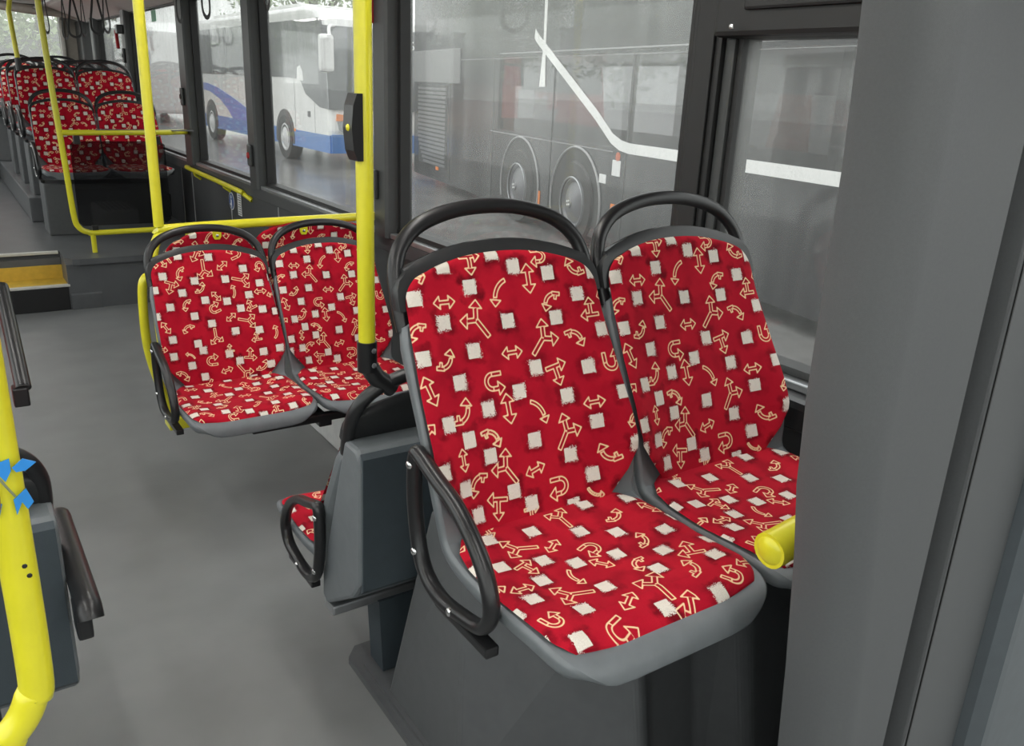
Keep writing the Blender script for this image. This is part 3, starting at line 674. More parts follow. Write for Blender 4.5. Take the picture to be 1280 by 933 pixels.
tape([(-.008, 1.162), (.004, 1.160), (.000, 1.146), (-.010, 1.150)], -.020)
mb = MB(); mb.tube([(.004, -.021, 1.19), (.010, -.022, 1.178), (.016, -.021, 1.166)], .0013, 6, smoothpath=3); mb.build('wire', M['wire'], nt)
mb = MB(); mb.tube([(-.004, -.021, 1.19), (.002, -.022, 1.175), (.001, -.021, 1.155)], .0013, 6, smoothpath=3); mb.build('wire', mat('brown_wire', (.25, .12, .05), .5), nt)
mb = MB(); mb.lathe([(.010, -.0175), (.011, -.0185), (.002, -.0195)], (-.002, 0, 1.202), (0, 1, 0), 14); mb.build('drilled_hole', M['black'], nt)
for x, z in ((.014, 1.085), (.017, 1.073)):
    mb = MB(); mb.lathe([(.0028, 0), (.0012, .0006)], (x, -.0170, z), (0, -1, 0), 7); mb.build('paint_chip', M['black'], nt)
# frame on the platform with smoked pane
pf = empty('yellow_partition', (0, 6.42, 0), 0, 'tall yellow tube frame with a smoked dark pane, standing on the platform edge', 'partition frame')
mb = MB(); mb.tube([(.665, 0, 2.25), (.675, 0, 1.96), (.690, 0, 1.45), (.712, 0, .95), (.725, 0, .62), (.745, 0, .535), (.80, 0, .495), (.90, 0, .488), (WX-.02, 0, .495)], .019, 14, smoothpath=6); mb.build('frame_tube', M['yellow'], pf)
mb = MB(); mb.tube([(.705, 0, 1.160), (1.40, 0, 1.168), (1.42, .02, 1.168), (WX-.01, .58, 1.137)], .0185, 12); mb.build('cross_rail', M['yellow'], pf)
mb = MB(); mb.tube([(.83, 0, .49), (.83, 0, .352)], .017, 12); mb.build('foot_post', M['yellow'], pf)
mb = MB(); mb.tube([(1.46, 0, .49), (1.46, 0, .352)], .017, 12); mb.build('foot_post', M['yellow'], pf)
sm = glassmat('smoked_pane', tint=(.45, .45, .46), haze=.02, haze_top=.02, hcol=(.3, .3, .3), drops=False, gloss=.6)
mb = MB(); mb.prism([(.755, .56), (.78, .535), (1.33, .535), (1.36, .56), (1.36, 1.08), (1.33, 1.105), (.78, 1.105), (.755, 1.08)], 1, .018, .026); mb.build('smoked_pane', sm, pf)
for x, z in ((.80, 1.12), (1.31, 1.12), (.85, .52), (1.29, .52)):
    mb = MB(); mb.box(x-.02, x+.02, -.005, .035, z-.035, z+.02, .004); mb.build('pane_clip', M['black'], pf)
mb = MB(); mb.box(.92, 1.56, -.01, .02, 1.176, 1.184, .002); mb.build('trim_strip', M['louvre'], pf)
# short pole on a rear seat's handle
rp = empty('yellow_pole', (.70, 8.25, 0), 0, 'thin bent yellow pole rising from a rear seat handle by the rear window', 'pole')
mb = MB(); mb.tube([(-.02, .15, 1.62), (-.035, .15, 1.95), (-.03, .15, 2.02), (.02, .15, 2.25)], .019, 12, smoothpath=4); mb.build('tube', M['yellow'], rp)
mb = MB(); mb.tube([(-.02, .15, 1.53), (-.02, .15, 1.63)], .023, 10); mb.build('clamp', M['black'], rp)
# handrail on the wall
hr = empty('wall_handrail', (WX, 6.3, 0), 0, 'short yellow handrail on the wall just under the window', 'handrail')
mb = MB(); mb.tube([(-.0, -.78, .80), (-.035, -.72, .835), (-.055, -.60, .852), (-.055, .60, .868), (-.04, .68, .868), (0, .74, .86)], .017, 12, smoothpath=4); mb.build('rail', M['yellow'], hr)
for y in (-.3, .48):
    mb = MB(); mb.tube([(-.055, y, .86), (-.045, y, .83), (-.004, y, .80)], .010, 8); mb.build('bracket', M['yellow'], hr)
# stickers on the lining
ns = empty('round_sticker', (WX-.003, 5.99, .735), 0, 'blue oval sticker with a white border and sign on the dark wall lining', 'sticker')
def oval(a, b, x, th): 
    mb = MB(); mb.prism([(a*math.cos(t*2*PI/28), b*math.sin(t*2*PI/28)) for t in range(28)], 0, x, x+th); return mb
oval(.062, .062, -.001, .002).build('border', M['white'], ns); oval(.054, .054, -.002, .002).build('blue_field', M['blue'], ns)
mb = MB(); mb.prism([(.0, -.03), (.03, -.03), (.03, -.018), (.012, -.018), (.012, .01), (-.012, .01), (-.012, -.045), (.0, -.045)], 0, -.0035, -.002); mb.prism([(.012*math.cos(t), .028+.012*math.sin(t)) for t in np.linspace(0, 2*PI, 12, False)], 0, -.0035, -.002)
mb.build('seated_figure_sign', M['white'], ns)
ls = empty('notice_label', (WX-.003, 5.80, .735), 0, 'white rounded label with grey text lines beside the blue oval sticker', 'label')
mb = MB(); mb.box(-.002, 0, -.042, .042, -.075, .075); mb.build('label_plate', M['white'], ls)
mb = MB()
for k in range(9): mb.box(-.0028, -.002, -.034, .030-.006*(k % 3), -.066+k*.0155, -.060+k*.0155)
mb.build('text_lines', M['louvre'], ls)
o = MB().box(WX-.004, WX-.001, 6.02, 6.08, .815, .855).build('small_label', M['blue']); tag(o, 'tiny blue and orange label under the yellow wall handrail', 'label')
# stop buttons and hammers on the pillars
for i, (y, z, t, c) in enumerate(((3.50, 1.135, 'pillar nearest the yellow pole', 'redpl'), (5.30, 1.105, 'pillar behind the white coach front', 'redpl'), (6.90, 1.40, 'pillar left of the blue swoosh', 'black'), (9.04, 1.70, 'pillar with the small hammer', 'black'))):
    b = empty('stop_switch', (WX-.055, y, z), 0, 'grey stop button on the %s' % t, 'stop button', 'stop buttons on the pillars')
    mb = MB(); mb.box(-.022, 0, -.032, .032, -.065, .065, .012); mb.build('button_housing', M['pillar'], b)
    mb = MB(); mb.lathe([(.020, 0), (.018, .007), (.002, .009)], (-.022, .0, 0), (-1, 0, 0), 14); mb.build('push_button', M[c], b)
hm = empty('emergency_hammer', (WX-.05, 3.545, 1.86), 0, 'red hammer box with white dots on top of the near pillar', 'emergency hammer')
mb = MB(); mb.box(-.03, .0, -.035, .045, -.055, .22, .004); b = mb.build('red_box', M['redpl'], hm)
mb = MB()
for k in range(9): mb.box(-.032, -.030, -.006, .004, -.045+k*.025, -.037+k*.025)
mb.build('white_dots', M['white'], b)
hm = empty('emergency_hammer', (WX-.055, 9.02, 1.90), 0, 'small red hammer in a black holder on the far pillar', 'emergency hammer')
mb = MB(); mb.box(-.06, .0, -.03, .06, -.01, .07, .01); mb.build('holder', M['black'], hm)
mb = MB(); mb.tube([(-.05, .07, .02), (-.05, .03, -.14)], .016, 8); mb.build('hammer_handle', M['redpl'], hm)
o = MB().box(WX+.040, WX+.044, 8.06, 8.22, 1.975, 2.065).build('green_sticker', M['green']); tag(o, 'green exit sticker high on the window pane of the far window', 'sticker')

# hanging straps
sr = MB(); sr.tube([(1.15, 1.9, 2.19), (1.15, REAR-.6, 2.19)], .014, 8)
for y in (2.2, 5.0, 8.0): sr.tube([(1.15, y, 2.19), (1.15, y, 2.25)], .012, 8)
o = sr.build('strap_rail', M['alu']); tag(o, 'thin grey rail under the ceiling that carries the hanging straps', 'rail')
def make_strap():
    root = empty('hanging_strap')
    pts = [(0, 0, .35), (-.012, 0, .30), (-.040, 0, .18), (-.064, 0, .08), (-.055, 0, .022), (0, 0, 0), (.055, 0, .022), (.064, 0, .08), (.040, 0, .18), (.012, 0, .30)]
    MB().tube(pts, .0035, 6, closed=True, smoothpath=4, ry=.011, up=(0, 1, 0)).build('loop', M['strap'], root)
    MB().box(-.018, .018, -.02, .02, .33, .38, .005).build('rail_clip', M['black'], root)
    index_kids(root); return root
sp = make_strap()
for i, (x, y, rz, t) in enumerate(((1.15, 3.45, .2, 'nearest of the straps, at the top of the picture'), (1.15, 4.32, .15, 'second strap from the yellow pole, before the wet window'), (1.15, 4.83, .25, 'strap hanging before the pillar left of the white coach'),
        (1.15, 5.78, .3, 'strap partly behind the yellow rail pole'), (1.15, 6.95, .2, 'right strap of the pair before the far windows'), (1.15, 7.35, -.2, 'left strap of the pair before the far windows'),
        (1.15, 8.0, .3, 'strap before the dark rear pillar'), (1.15, 8.5, -.3, 'strap before the beige rear corner'), (1.15, 9.1, .2, 'farthest strap near the rear corner'), )):
    o = sp if i == 0 else copy_tree(sp)
    o.location = (x, y, 1.82); o.rotation_euler = (0, 0, .9+rz)
    tag(o, 'black loop strap, ' + t, 'hanging strap', 'hanging straps')
o = MB().tube([(.87, 6.0, 2.19), (.87, 9.6, 2.19)], .014, 8).build('strap_rail', M['alu']); tag(o, 'second thin grey strap rail nearer the aisle', 'rail')
o = copy_tree(sp); o.location = (.87, 7.9, 1.82); o.rotation_euler = (0, 0, 1.2); tag(o, 'black loop strap hanging alone before the bright rear window', 'hanging strap', 'hanging straps')

# ------------------------------------------------------------------ grey cabinet at the right edge
gc = empty('grey_cabinet', (0, 0, 0), 0, 'tall grey laminate partition cabinet filling the right edge, with a dark vertical groove', 'cabinet')
def xl(z): return float(np.interp(z, [0, .59, .95, 1.07, 1.22, 1.46, 1.58, 1.68, 2.25], [1.02, .990, .940, .917, .904, .902, .896, .885, .84]))
mb = MB(); rows = []
for z in (0, .5, .75, .95, 1.07, 1.2, 1.35, 1.5, 1.62, 1.75, 2.0, 2.249):
    x = xl(z); g = 1.118
    r = [(x+.02, .64), (x+.004, .632), (x, .615)]
    r += [(x+.002+.045*(1-math.cos(a)), .575-.045*math.sin(a)) for a in np.linspace(0, PI/2, 6)]
    r += [(g-.004, .53), (g, .534), (g, .64)]
    rows.append([(a, b, z) for a, b in r])
closed_shell(mb, rows); mb.build('cabinet_side', M['panel'], gc)
mb = MB(); mb.box(1.118, 1.163, .56, .64, 0, 2.249); mb.build('groove', M['gasket'], gc)
mb = MB(); mb.box(1.163, 1.345, .522, .64, 0, 2.249, .004); mb.build('door_panel', M['panel'], gc)
mb = MB(); mb.box(1.168, 1.171, .520, .523, 0, 2.249); mb.build('edge_line', M['gasket'], gc)
mb = MB(); mb.prism([(1.345, .64), (1.345, .505), (1.36, .485), (1.38, .485), (1.40, .50), (WX-.002, .52), (WX-.002, .64)], 2, 0, 2.249); mb.build('door_ridge', mat('bluish_panel', (.09, .105, .115), .5), gc)
yr = MB(); yr.tube([(.990, .70, .912), (1.0, .70, .914), (1.25, .70, .945), (1.28, .69, .948), (1.29, .66, .95), (1.29, .64, .95)], .029, 20, smoothpath=4)
yr.lathe([(.029, -.004), (.0288, .0), (.027, .007), (.021, .013), (.012, .017), (.001, .018)], (.990, .70, .912), (-1, 0, -.06), 20)
o = yr.build('grab_rail', M['yellow']); tag(o, 'rounded end of a thick yellow bar peeking out beside the grey cabinet', 'grab bar')

# ------------------------------------------------------------------ outside
GZ = -.24
mb = MB(); mb.box(-60, 120, -40, 160, GZ-.1, GZ); struct('ground_outside', mb, M['asphalt'])
def wheel(parent, x, y, z, r, nx, hubm, w=.28):
    """nx: outward direction along local x"""
    t = MB(); t.lathe([(r*.62, -w), (r*.96, -w), (r, -w*.85), (r, -w*.12), (r*.96, 0), (r*.66, .0), (r*.60, -.03)], (x, y, z), (nx, 0, 0), 36); wh = t.build('wheel', M['rubber'], parent)
    h = MB(); h.lathe([(r*.62, -.05), (r*.62, -.015), (r*.56, -.005), (r*.50, -.03), (r*.30, .02), (r*.13, .035), (r*.12, .05), (.001, .052)], (x, y, z), (nx, 0, 0), 32); h.build('hub_cap', hubm, wh)
    return wh
def letters(parent, name, txt, size, loc, rot, m):
    cu = bpy.data.curves.new(name, 'FONT'); cu.body = txt; cu.size = size; cu.extrude = .004; cu.space_character = 1.6
    tmp = bpy.data.objects.new(name+'_tmp', cu); COL.objects.link(tmp); dg = bpy.context.evaluated_depsgraph_get()
    me = bpy.data.meshes.new_from_object(tmp.evaluated_get(dg)); bpy.data.objects.remove(tmp); me.materials.clear(); me.materials.append(m)
    o = bpy.data.objects.new(name, me); COL.objects.link(o); o.parent = parent; o.location = loc; o.rotation_euler = rot; return o
# white coach: local x across (0 = side towards us), y length (0 = front), z height from ground
wc = empty('white_coach', (6.90, 17.05, GZ), 0, 'white touring coach with blue skirt and blue swoosh parked on the wet yard', 'coach')
Lc, Wc, Hc = 12.6, 2.5, 3.28
mb = MB()
side = [(0.10, .36), (0, .80), (0, 1.25), (.05, 1.7), (.22, 2.45), (.45, 3.0), (.80, Hc-.06), (1.3, Hc), (Lc-.3, Hc), (Lc, Hc-.3), (Lc, .36)]
mb.prism(side, 0, 0, Wc); o = mb.build('body', M['coachW'], wc); b = o.modifiers.new('b', 'BEVEL'); b.width = .16; b.segments = 4; b.limit_method = 'ANGLE'; b.angle_limit = .9
mb = MB(); mb.prism([(2.1, .05), (2.3, .10), (Lc-1.5, .10), (Lc-1.3, .05)], 0, .0, .0) if False else None
mb = MB(); mb.box(.35, Wc-.35, 2.6, 9.5, Hc-.01, Hc+.13, .06); mb.build('roof_unit', M['coachW'], wc)
mb = MB(); mb.prism([(2.42, 1.82), (2.42, 3.0), (Lc-.5, 3.0), (Lc-.3, 2.6), (Lc-.3, 1.82), ], 0, -.012, .03); mb.build('side_windows', M['coachGlass'], wc)
mb = MB(); mb.prism([(2.50, 1.82), (1.95, 1.80), (1.60, 1.74), (1.35, 1.50), (.55, 1.25), (.02, 1.22), (.05, 1.75), (.20, 2.45), (.45, 3.0), (2.50, 3.0)], 0, -.014, .03); mb.build('driver_window', M['coachGlass'], wc)
mb = MB(); mb.prism([(1.85, 1.76), (1.80, 2.04), (1.62, 2.08), (1.48, 1.94), (1.45, 1.76)], 0, -.018, -.012); mb.build('white_fin', M['coachW'], wc)
for y in (3.9, 5.5, 7.1, 8.7, 10.3):
    mb = MB(); mb.box(-.0145, -.0125, y-.03, y+.03, 1.84, 2.98); mb.build('window_divider', M['gasket'], wc)
mb = MB()
F = [(0.06, z) for z in ()]
fx = [(.10, 1.20), (Wc-.10, 1.20), (Wc-.16, 2.78), (.16, 2.78)]
def fy(z): return float(np.interp(z, [.8, 1.25, 1.7, 2.45, 3.0], [0, 0, .05, .22, .45]))-.03
rows = [[(x, fy(z)-.015*(1-((x-Wc/2)/(Wc/2))**2), z) for x in np.linspace(.01, Wc-.01, 9)] for z in np.linspace(1.22, 2.86, 10)]
rows = [[(x, y+.06, z) for x, y, z in rows[0]]]+rows+[[(x, y+.06, z) for x, y, z in rows[-1]]]
mb.grid(rows); mb.build('windscreen', M['coachGlass'], wc)
letters(wc, 'windscreen_letters', 'S  S', .26, (1.35, .03, 2.48), (PI/2-.25, 0, 0), M['white'])
letters(wc, 'nose_letters', 'SETRA', .15, (.62, -.06, .80), (PI/2, 0, 0), M['louvre'])
mb = MB(); mb.box(-.008, Wc+.008, .03, Lc-.1, .34, .70) ; mb.box(.02, Wc-.02, -.02, .05, .34, .72, .01); mb.build('blue_skirt', M['coachB'], wc)
mb = MB(); mb.prism([(4.6, .70), (5.3, .95), (6.6, 1.20), (8.2, 1.46), (9.2, 1.56), (10.8, 1.60), (10.8, 1.44), (9.0, 1.34), (8.0, 1.15), (7.3, .90), (6.9, .70)], 0, -.012, -.001); mb.build('blue_swoosh', M['coachSwoosh'], wc)
for y in (.85, 2.05, 3.6, 6.3, 7.4, 11.2):
    mb = MB(); mb.box(-.004, .001, y, y+.015, .4, 1.9); mb.build('panel_joint', M['darkline'], wc)
for y in (2.75, 9.0):
    mb = MB(); mb.prism([(y+.62*math.cos(t), .50+.62*math.sin(t)) for t in np.linspace(-.2, PI+.2, 20)], 0, -.016, .02); mb.build('wheel_arch', M['black'], wc)
    wheel(wc, -.03, y, .50, .50, -1, M['hubW'])
    wheel(wc, Wc+.03, y, .50, .50, 1, M['hubW'])
mb = MB(); mb.prism([(.12, 1.0), (.14, 1.14), (.50, 1.10), (.58, 1.0)], 1, -.03, .05); mb.build('indicator', M['orange'], wc)
mb = MB(); mb.prism([(.15, .98), (.60, .98), (.62, .80), (.30, .74), (.18, .82)], 1, -.03, .05); mb.build('headlamp', M['lampglass'], wc)
mb = MB(); mb.tube([(.25, .3, 2.85), (.0, -.05, 2.80), (-.05, -.20, 2.62)], .035, 8, smoothpath=3); mb.box(-.30, -.0, -.32, -.14, 1.95, 2.66, .07); mb.build('side_mirror', M['coachW'], wc)
mb = MB(); mb.box(-.012, 0, 1.12, 1.26, 1.02, 1.14); mb.build('filler_flap', M['louvre'], wc)
mb = MB(); mb.box(-.012, 0, 2.05, 2.2, .66, .72); mb.build('side_marker', M['orange'], wc)

# dark double-decker; local x = outward normal, y = along the side, origin under its rear wheel. side plane x=0, towards us = -x
dd = empty('dark_bus', (6.79, 9.88, GZ), -0.1963+0, 'dark anthracite double-deck bus with white stripe and two big wheels beside our windows', 'bus')
# local frame: +y runs away from the camera (towards its tail), -y towards the right of the picture
Wd = 2.5
mb = MB()
mb.box(0, .05, -9.0, 5.30, .16, 1.23); mb.box(Wd-.05, Wd, -9.0, 5.30, .16, 1.23)
mb.box(0, .05, -9.0, 5.30, 2.22, 4.0); mb.box(Wd-.05, Wd, -9.0, 5.30, 2.22, 4.0); mb.box(0, Wd, -9.0, 5.30, 3.95, 4.0)
mb.box(0, .05, .90, 5.30, 1.23, 2.22); 
mb.box(0, Wd, 5.25, 5.30, .2, 1.23); mb.box(0, Wd, 5.25, 5.30, 2.22, 4.0); mb.box(0, Wd, -9, -8.95, .2, 4.0); mb.box(0.05, Wd-.05, -9, 5.3, .30, .36); mb.box(0.05, Wd-.05, -9, 5.3, 2.25, 2.3)
mb.build('body', M['darkpaint'], dd)
dg_ = glassmat('tinted_bus_window', tint=(.55, .55, .56), haze=.02, haze_top=.02, hcol=(.3, .3, .3), drops=False)
dg2 = glassmat('far_bus_window', tint=(.8, .8, .8), haze=.02, haze_top=.02, hcol=(.5, .5, .5), drops=False)
mb = MB(); mb.box(.004, .010, -8.95, .90, 1.23, 2.22); mb.build('window_band', dg_, dd)
mb = MB(); mb.box(Wd-.01, Wd-.004, -8.95, 5.25, 1.23, 2.22); mb.build('far_window_band', dg2, dd)
mb = MB(); mb.box(-.004, .004, -8.9, .9, 2.26, 2.275); mb.box(-.004, .003, -8.9, 5.2, 2.20, 2.205); mb.build('drip_line', M['darkline'], dd)
mb = MB(); mb.box(.01, .05, -2.92, -2.86, 1.2, 2.24); mb.box(.01, .05, -6.0, -5.9, 1.2, 2.24); mb.build('window_post', M['darkpaint'], dd)
for y in (3.12, 1.10, -.98, -2.90):
    mb = MB(); mb.box(-.004, .001, y-.012, y+.012, .22, 2.2); mb.build('panel_joint', M['gasket'], dd)
# white stripe following the side
stripe = [(-.30, 2.50), (-.38, 2.44), (-2.15, 1.56), (-2.55, 1.33), (-2.75, 1.27), (-2.95, 1.25), (-9.0, 1.29)]
wS = .036
lo = [(y, z-.06) for y, z in stripe]; hi = [(y-.02, z+.05) for y, z in stripe]
mb = MB()
for i in range(len(stripe)-1): mb.prism([lo[i], lo[i+1], hi[i+1], hi[i]], 0, -.006, -.001)
mb.build('white_stripe', M['coachW'], dd)
mb = MB(); mb.prism([(-.53, 4.0), (-.63, 4.0), (-.66, 2.35), (-.70, 1.84), (-.52, 1.84), (-.59, 2.35)], 0, -.005, -.001); mb.build('painted_reflection', M['coachW'], dd)  # pale vertical reflection, painted on the bus side as a tapered strip
# grille
gr = MB(); gr.box(-.006, .0, 3.28, 4.98, .40, 1.80); g = gr.build('radiator_grille', M['gasket'], dd)
mb = MB()
for k in range(19):
    z = .42+k*.072
    y1 = 4.98 if z > .8 else 4.98-(.8-z)*.9
    mb.box(-.022, -.006, 3.34, y1, z, z+.042)
mb.build('louvres', M['louvre'], g)
mb = MB(); mb.box(-.018, .0, 2.62, 5.28, 1.84, 2.38, .01); mb.build('upper_flap', mat('light_grey_flap', (.20, .20, .20), .3), dd)
mb = MB(); mb.box(-.01, 0, 3.78-.05, 3.78+.10, .34, .40); mb.build('side_marker', M['orange'], dd)
for y, z in ((-.70, .43), (-2.72, .59)):
    mb = MB(); mb.box(-.012, 0, y-.06, y+.06, z-.03, z+.03) if y < -1 else mb.box(-.012, 0, y-.02, y+.02, z-.09, z+.09); mb.build('side_marker', M['orange'], dd)
mb = MB(); mb.box(-.006, 0, -2.80, -2.62, .93, 1.10); mb.build('white_sign', M['white'], dd)
mb = MB(); mb.lathe([(.05, -.002), (.05, .004)], (-.002, -2.73, 1.14), (-1, 0, 0), 12); mb.build('red_round_mark', M['orangepaint'], dd)
mb = MB(); mb.box(-.008, 0, -2.50, -2.34, .82, .92, .003); mb.build('white_plate', M['white'], dd)
for y in (0.0, -1.74):
    mb = MB(); mb.prism([(y+.66*math.cos(t), .50+.66*math.sin(t)) for t in np.linspace(-.35, PI+.35, 26)], 0, -.004, .0); mb.build('wheel_recess', M['gasket'], dd)
    mb = MB(); mb.tube([(-.012, y+.67*math.cos(t), .50+.67*math.sin(t)) for t in np.linspace(-.3, PI+.3, 26)], .014, 6); mb.build('wheel_arch', M['darkline'], dd)
    wh = wheel(dd, -.035, y, .505, .50, -1, M['hub'])
    mb = MB(); mb.tube([(-.05, y+.31*math.cos(t), .505+.31*math.sin(t)) for t in np.linspace(0, 2*PI, 30, False)], .010, 6, closed=True); mb.build('hub_ring', M['alu'], wh)
    mb = MB()
    for k in range(4):
        a = k*PI/2+.6; mb.lathe([(.014, 0), (.012, .006)], (-.088, y+.03*math.cos(a), .505+.03*math.sin(a)), (-1, 0, 0), 8)
    mb.build('hub_nut', M['white'], wh)
mb = MB(); mb.box(-.004, 0, -2.6, 1.2, 1.18, 1.19); mb.build('lower_line', M['darkline'], dd)

# red and white coach put behind the dark bus' windows in place of a reflection
rc = empty('stand_in_red_coach', (10.6, 15.6, GZ), 0, 'red and white coach front added behind the dark bus windows, standing in for a reflection', 'coach')
mb = MB(); mb.prism([(0, .35), (0, 1.2), (.12, 1.9), (.35, 3.0), (.9, 3.3), (11, 3.3), (11, .35)], 0, 0, 2.5); o = mb.build('body', M['redpaint'], rc)
b = o.modifiers.new('b', 'BEVEL'); b.width = .12; b.segments = 3; b.limit_method = 'ANGLE'; b.angle_limit = .9
rows = [[(x, float(np.interp(z, [1.2, 1.9, 3.0], [0, .12, .35]))-.03, z) for x in np.linspace(.12, 2.38, 7)] for z in np.linspace(1.75, 2.95, 6)]
mb = MB(); mb.grid(rows); mb.build('windscreen', M['coachGlass'], rc)
mb = MB(); mb.prism([(.0, 1.2), (0, 1.78), (.35, 1.78), (.55, 1.60), (.75, 1.70), (.75, 1.25), (.4, 1.2)], 1, -.03, .01); mb.build('white_nose_panel', M['coachW'], rc)
mb = MB(); mb.prism([(.36, 1.05), (.60, 1.36), (1.05, 1.42), (.95, 1.15), (.6, 1.0)], 1, -.06, .0); mb.build('headlamp', M['lampglass'], rc)
mb = MB(); mb.box(-.01, .0, .6, 10.5, 1.9, 2.95); mb.build('side_window', M['coachGlass'], rc)
for y in (2.6, 8.6):
    for s in (0, 1): wheel(rc, -.02 if s == 0 else 2.52, y, .5, .5, -1 if s == 0 else 1, M['hubW'])
# orange and white coach farther right, also added in place of a reflection
oc = empty('stand_in_orange_coach', (10.3, 5.2, GZ), -.1963, 'white coach with orange swoosh added behind the dark bus, standing in for a reflection', 'coach')
mb = MB(); mb.prism([(0, .35), (0, 3.0), (.3, 3.3), (6.6, 3.3), (6.9, 3.0), (6.9, .35)], 0, 0, 2.5); o = mb.build('body', M['coachW'], oc)
b = o.modifiers.new('b', 'BEVEL'); b.width = .1; b.segments = 2; b.limit_method = 'ANGLE'; b.angle_limit = .9
mb = MB(); mb.box(-.01, 0, .4, 6.5, 1.9, 2.9); mb.build('side_window', M['coachGlass'], oc)
sw = lambda s, m_, y: MB().prism([(y+1.3, .5), (y+1.1, 1.0), (y+.9, 1.9), (y+.2, 1.9), (y+.1, 1.1), (y-.1, .5)], 0, -.02, -.011).build('orange_swoosh', M['orangepaint'], oc)
sw(0, 0, 3.0); sw(0, 0, .6)
for y in (1.4, 5.4):
    mb = MB(); mb.prism([(y+.6*math.cos(t), .50+.6*math.sin(t)) for t in np.linspace(-.2, PI+.2, 18)], 0, -.024, .02); mb.build('wheel_arch', M['black'], oc)
    for s in (0, 1): wheel(oc, -.04 if s == 0 else 2.54, y, .5, .5, -1 if s == 0 else 1, M['hubW'])
# pale bus and yard wall beyond our tail
gb = empty('grey_bus', (6.6, 34.0, GZ), .0, 'pale grey bus parked far behind the white coach', 'bus')
mb = MB(); mb.box(0, 2.5, 0, 11, .35, 3.2, .12); mb.build('body', M['hubW'], gb)
mb = MB(); mb.box(-.01, 2.51, .6, 10.4, 1.5, 2.7, .01); mb.build('side_windows', M['coachGlass'], gb)
for y in (2, 8):
    for s in (0, 1): wheel(gb, -.02 if s == 0 else 2.52, y, .5, .5, -1 if s == 0 else 1, M['hubW'])
bw = empty('brick_shed', (2.6, 37, GZ), 0, 'low brick shed with white window frames far across the yard', 'building')
mb = MB(); mb.box(-1.2, 3.6, 0, 5, 0, 1.9); mb.build('brick_wall', M['brick'], bw)
mb = MB(); mb.box(-1.5, 3.9, -.3, 5.3, 1.9, 3.3, .05); mb.build('roof', M['louvre'], bw)
for x in (1.2, 2.4):
    mb = MB(); mb.box(x-.5, x+.5, -.06, -.01, 1.2, 1.75); f = mb.build('window_frame', M['white'], bw)
    mb = MB(); mb.box(x-.42, x+.42, -.08, -.06, 1.27, 1.68); mb.build('window_pane', M['coachGlass'], f)
# trees behind the rear window and beyond the coaches
def tree(x, y, h, r, label, seed):
    rnd = np.random.RandomState(seed)
    t = empty('leafy_tree', (x, y, GZ), 0, label, 'tree', 'trees beyond the yard')
    mb = MB(); mb.tube([(0, 0, 0), (.1, 0, h*.35), (0, .1, h*.6)], .18, 8); 
    for k in range(6):
        a = k*1.05; mb.tube([(0, 0, h*.4), (math.cos(a)*r*.5, math.sin(a)*r*.5, h*.62)], .06, 6)
    mb.build('trunk', M['bark'], t)
    n = 5200; d = rnd.normal(size=(n, 3)); d /= np.linalg.norm(d, axis=1)[:, None]; R_ = rnd.rand(n)**.4
    lump = 1+.25*np.sin(d[:, 0]*7)*np.cos(d[:, 2]*6+d[:, 1]*5)
    c = d*(R_*lump)[:, None]*np.array([r, r, h*.36])+np.array([0, 0, h*.62])
    V = []; F = []
    for i in range(n):
        s = .07+.08*rnd.rand(); a = rnd.normal(size=3); a /= np.linalg.norm(a); b = np.cross(a, rnd.normal(size=3)); b /= np.linalg.norm(b)
        k = len(V); V += [c[i]-a*s, c[i]-b*s*.5, c[i]+a*s, c[i]+b*s*.5]; F.append((k, k+1, k+2, k+3))
    mb = MB(); mb.add(V, F); o = mb.build('crown', M['leaf'], t)
tree(.4, 24, 7, 2.3, 'leafy tree seen through the left part of the rear window', 1)
tree(3.2, 31, 8, 2.4, 'leafy tree seen through the right part of the rear window', 2)
tree(15.5, 40, 10, 4.0, 'tall hazy tree above the roof of the white coach', 3)

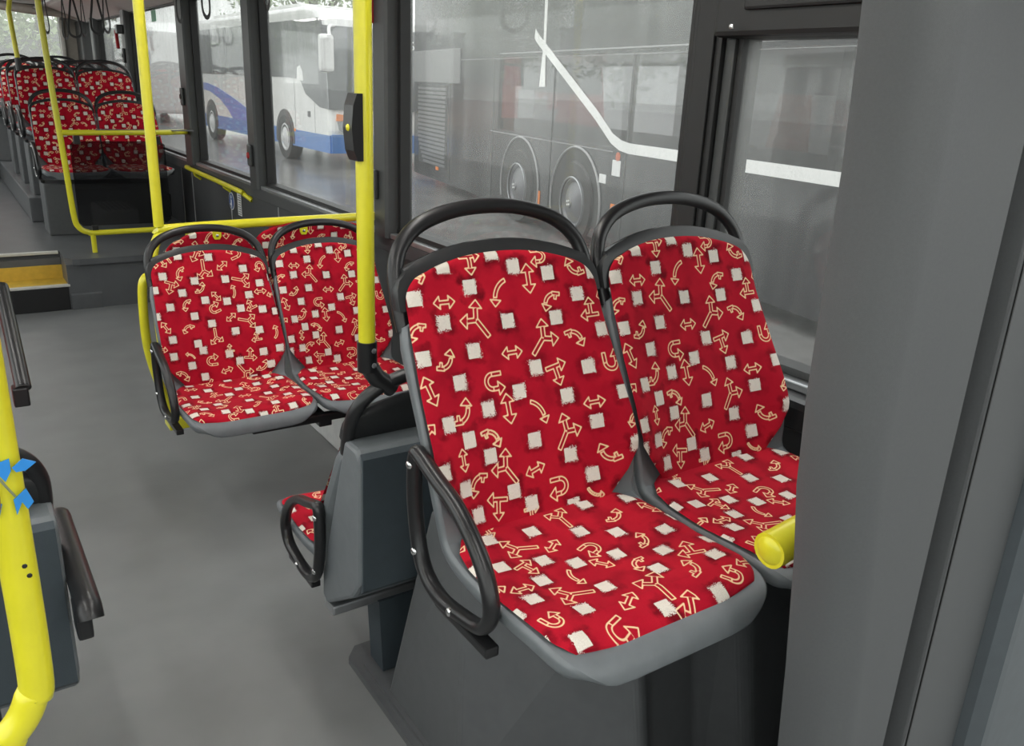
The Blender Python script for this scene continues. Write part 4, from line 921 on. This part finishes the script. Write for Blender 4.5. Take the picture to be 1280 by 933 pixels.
# ------------------------------------------------------------------ sky
w = bpy.data.worlds.new('overcast'); SC.world = w; w.use_nodes = True; nt_ = w.node_tree; nt_.nodes.clear()
N = nt_.nodes.new; L = nt_.links.new
out = N('ShaderNodeOutputWorld'); bg = N('ShaderNodeBackground'); L(bg.outputs[0], out.inputs[0])
tc = N('ShaderNodeTexCoord'); sp_ = N('ShaderNodeSeparateXYZ'); L(tc.outputs['Generated'], sp_.inputs[0])
rp_ = N('ShaderNodeValToRGB'); mr_ = N('ShaderNodeMapRange'); mr_.inputs[1].default_value = -.05; mr_.inputs[2].default_value = 1; L(sp_.outputs[2], mr_.inputs[0]); L(mr_.outputs[0], rp_.inputs[0])
rp_.color_ramp.elements[0].color = (.70, .74, .71, 1); rp_.color_ramp.elements[1].color = (1.0, 1.03, 1.03, 1)
L(rp_.outputs[0], bg.inputs[0]); bg.inputs[1].default_value = 1.9

# ------------------------------------------------------------------ camera
f = 1040.0; c0 = (640, 466.5)
Y = Vector((-101-c0[0], 76-c0[1], f)).normalized()
D = Vector((-94, 3287, f)); D = (D-Y*D.dot(Y)).normalized(); Z = -D; X = Y.cross(Z)
Rw = Matrix((X, Y, Z))          # world = Rw @ camera(right, down, forward)
right = Rw @ Vector((1, 0, 0)); upv = Rw @ Vector((0, -1, 0)); bk = Rw @ Vector((0, 0, -1))
cd = bpy.data.cameras.new('camera'); cam = bpy.data.objects.new('camera', cd); COL.objects.link(cam)
mw = Matrix((right, upv, bk)).transposed().to_4x4(); mw.translation = (0, 0, 1.57); cam.matrix_world = mw
cd.sensor_width = 36; cd.sensor_fit = 'HORIZONTAL'; cd.lens = f/1280*36; cd.clip_start = .02; cd.clip_end = 300
SC.camera = cam
SC.view_settings.view_transform = 'Standard'; SC.view_settings.look = 'None'; SC.view_settings.gamma = 1
SC.view_settings.use_curve_mapping = False; SC.view_settings.exposure = .55
SC.cycles.use_denoising = True; SC.cycles.max_bounces = 10; SC.cycles.transparent_max_bounces = 16; SC.cycles.diffuse_bounces = 4
SC.cycles.sample_clamp_indirect = 6; SC.cycles.caustics_reflective = False; SC.cycles.caustics_refractive = False
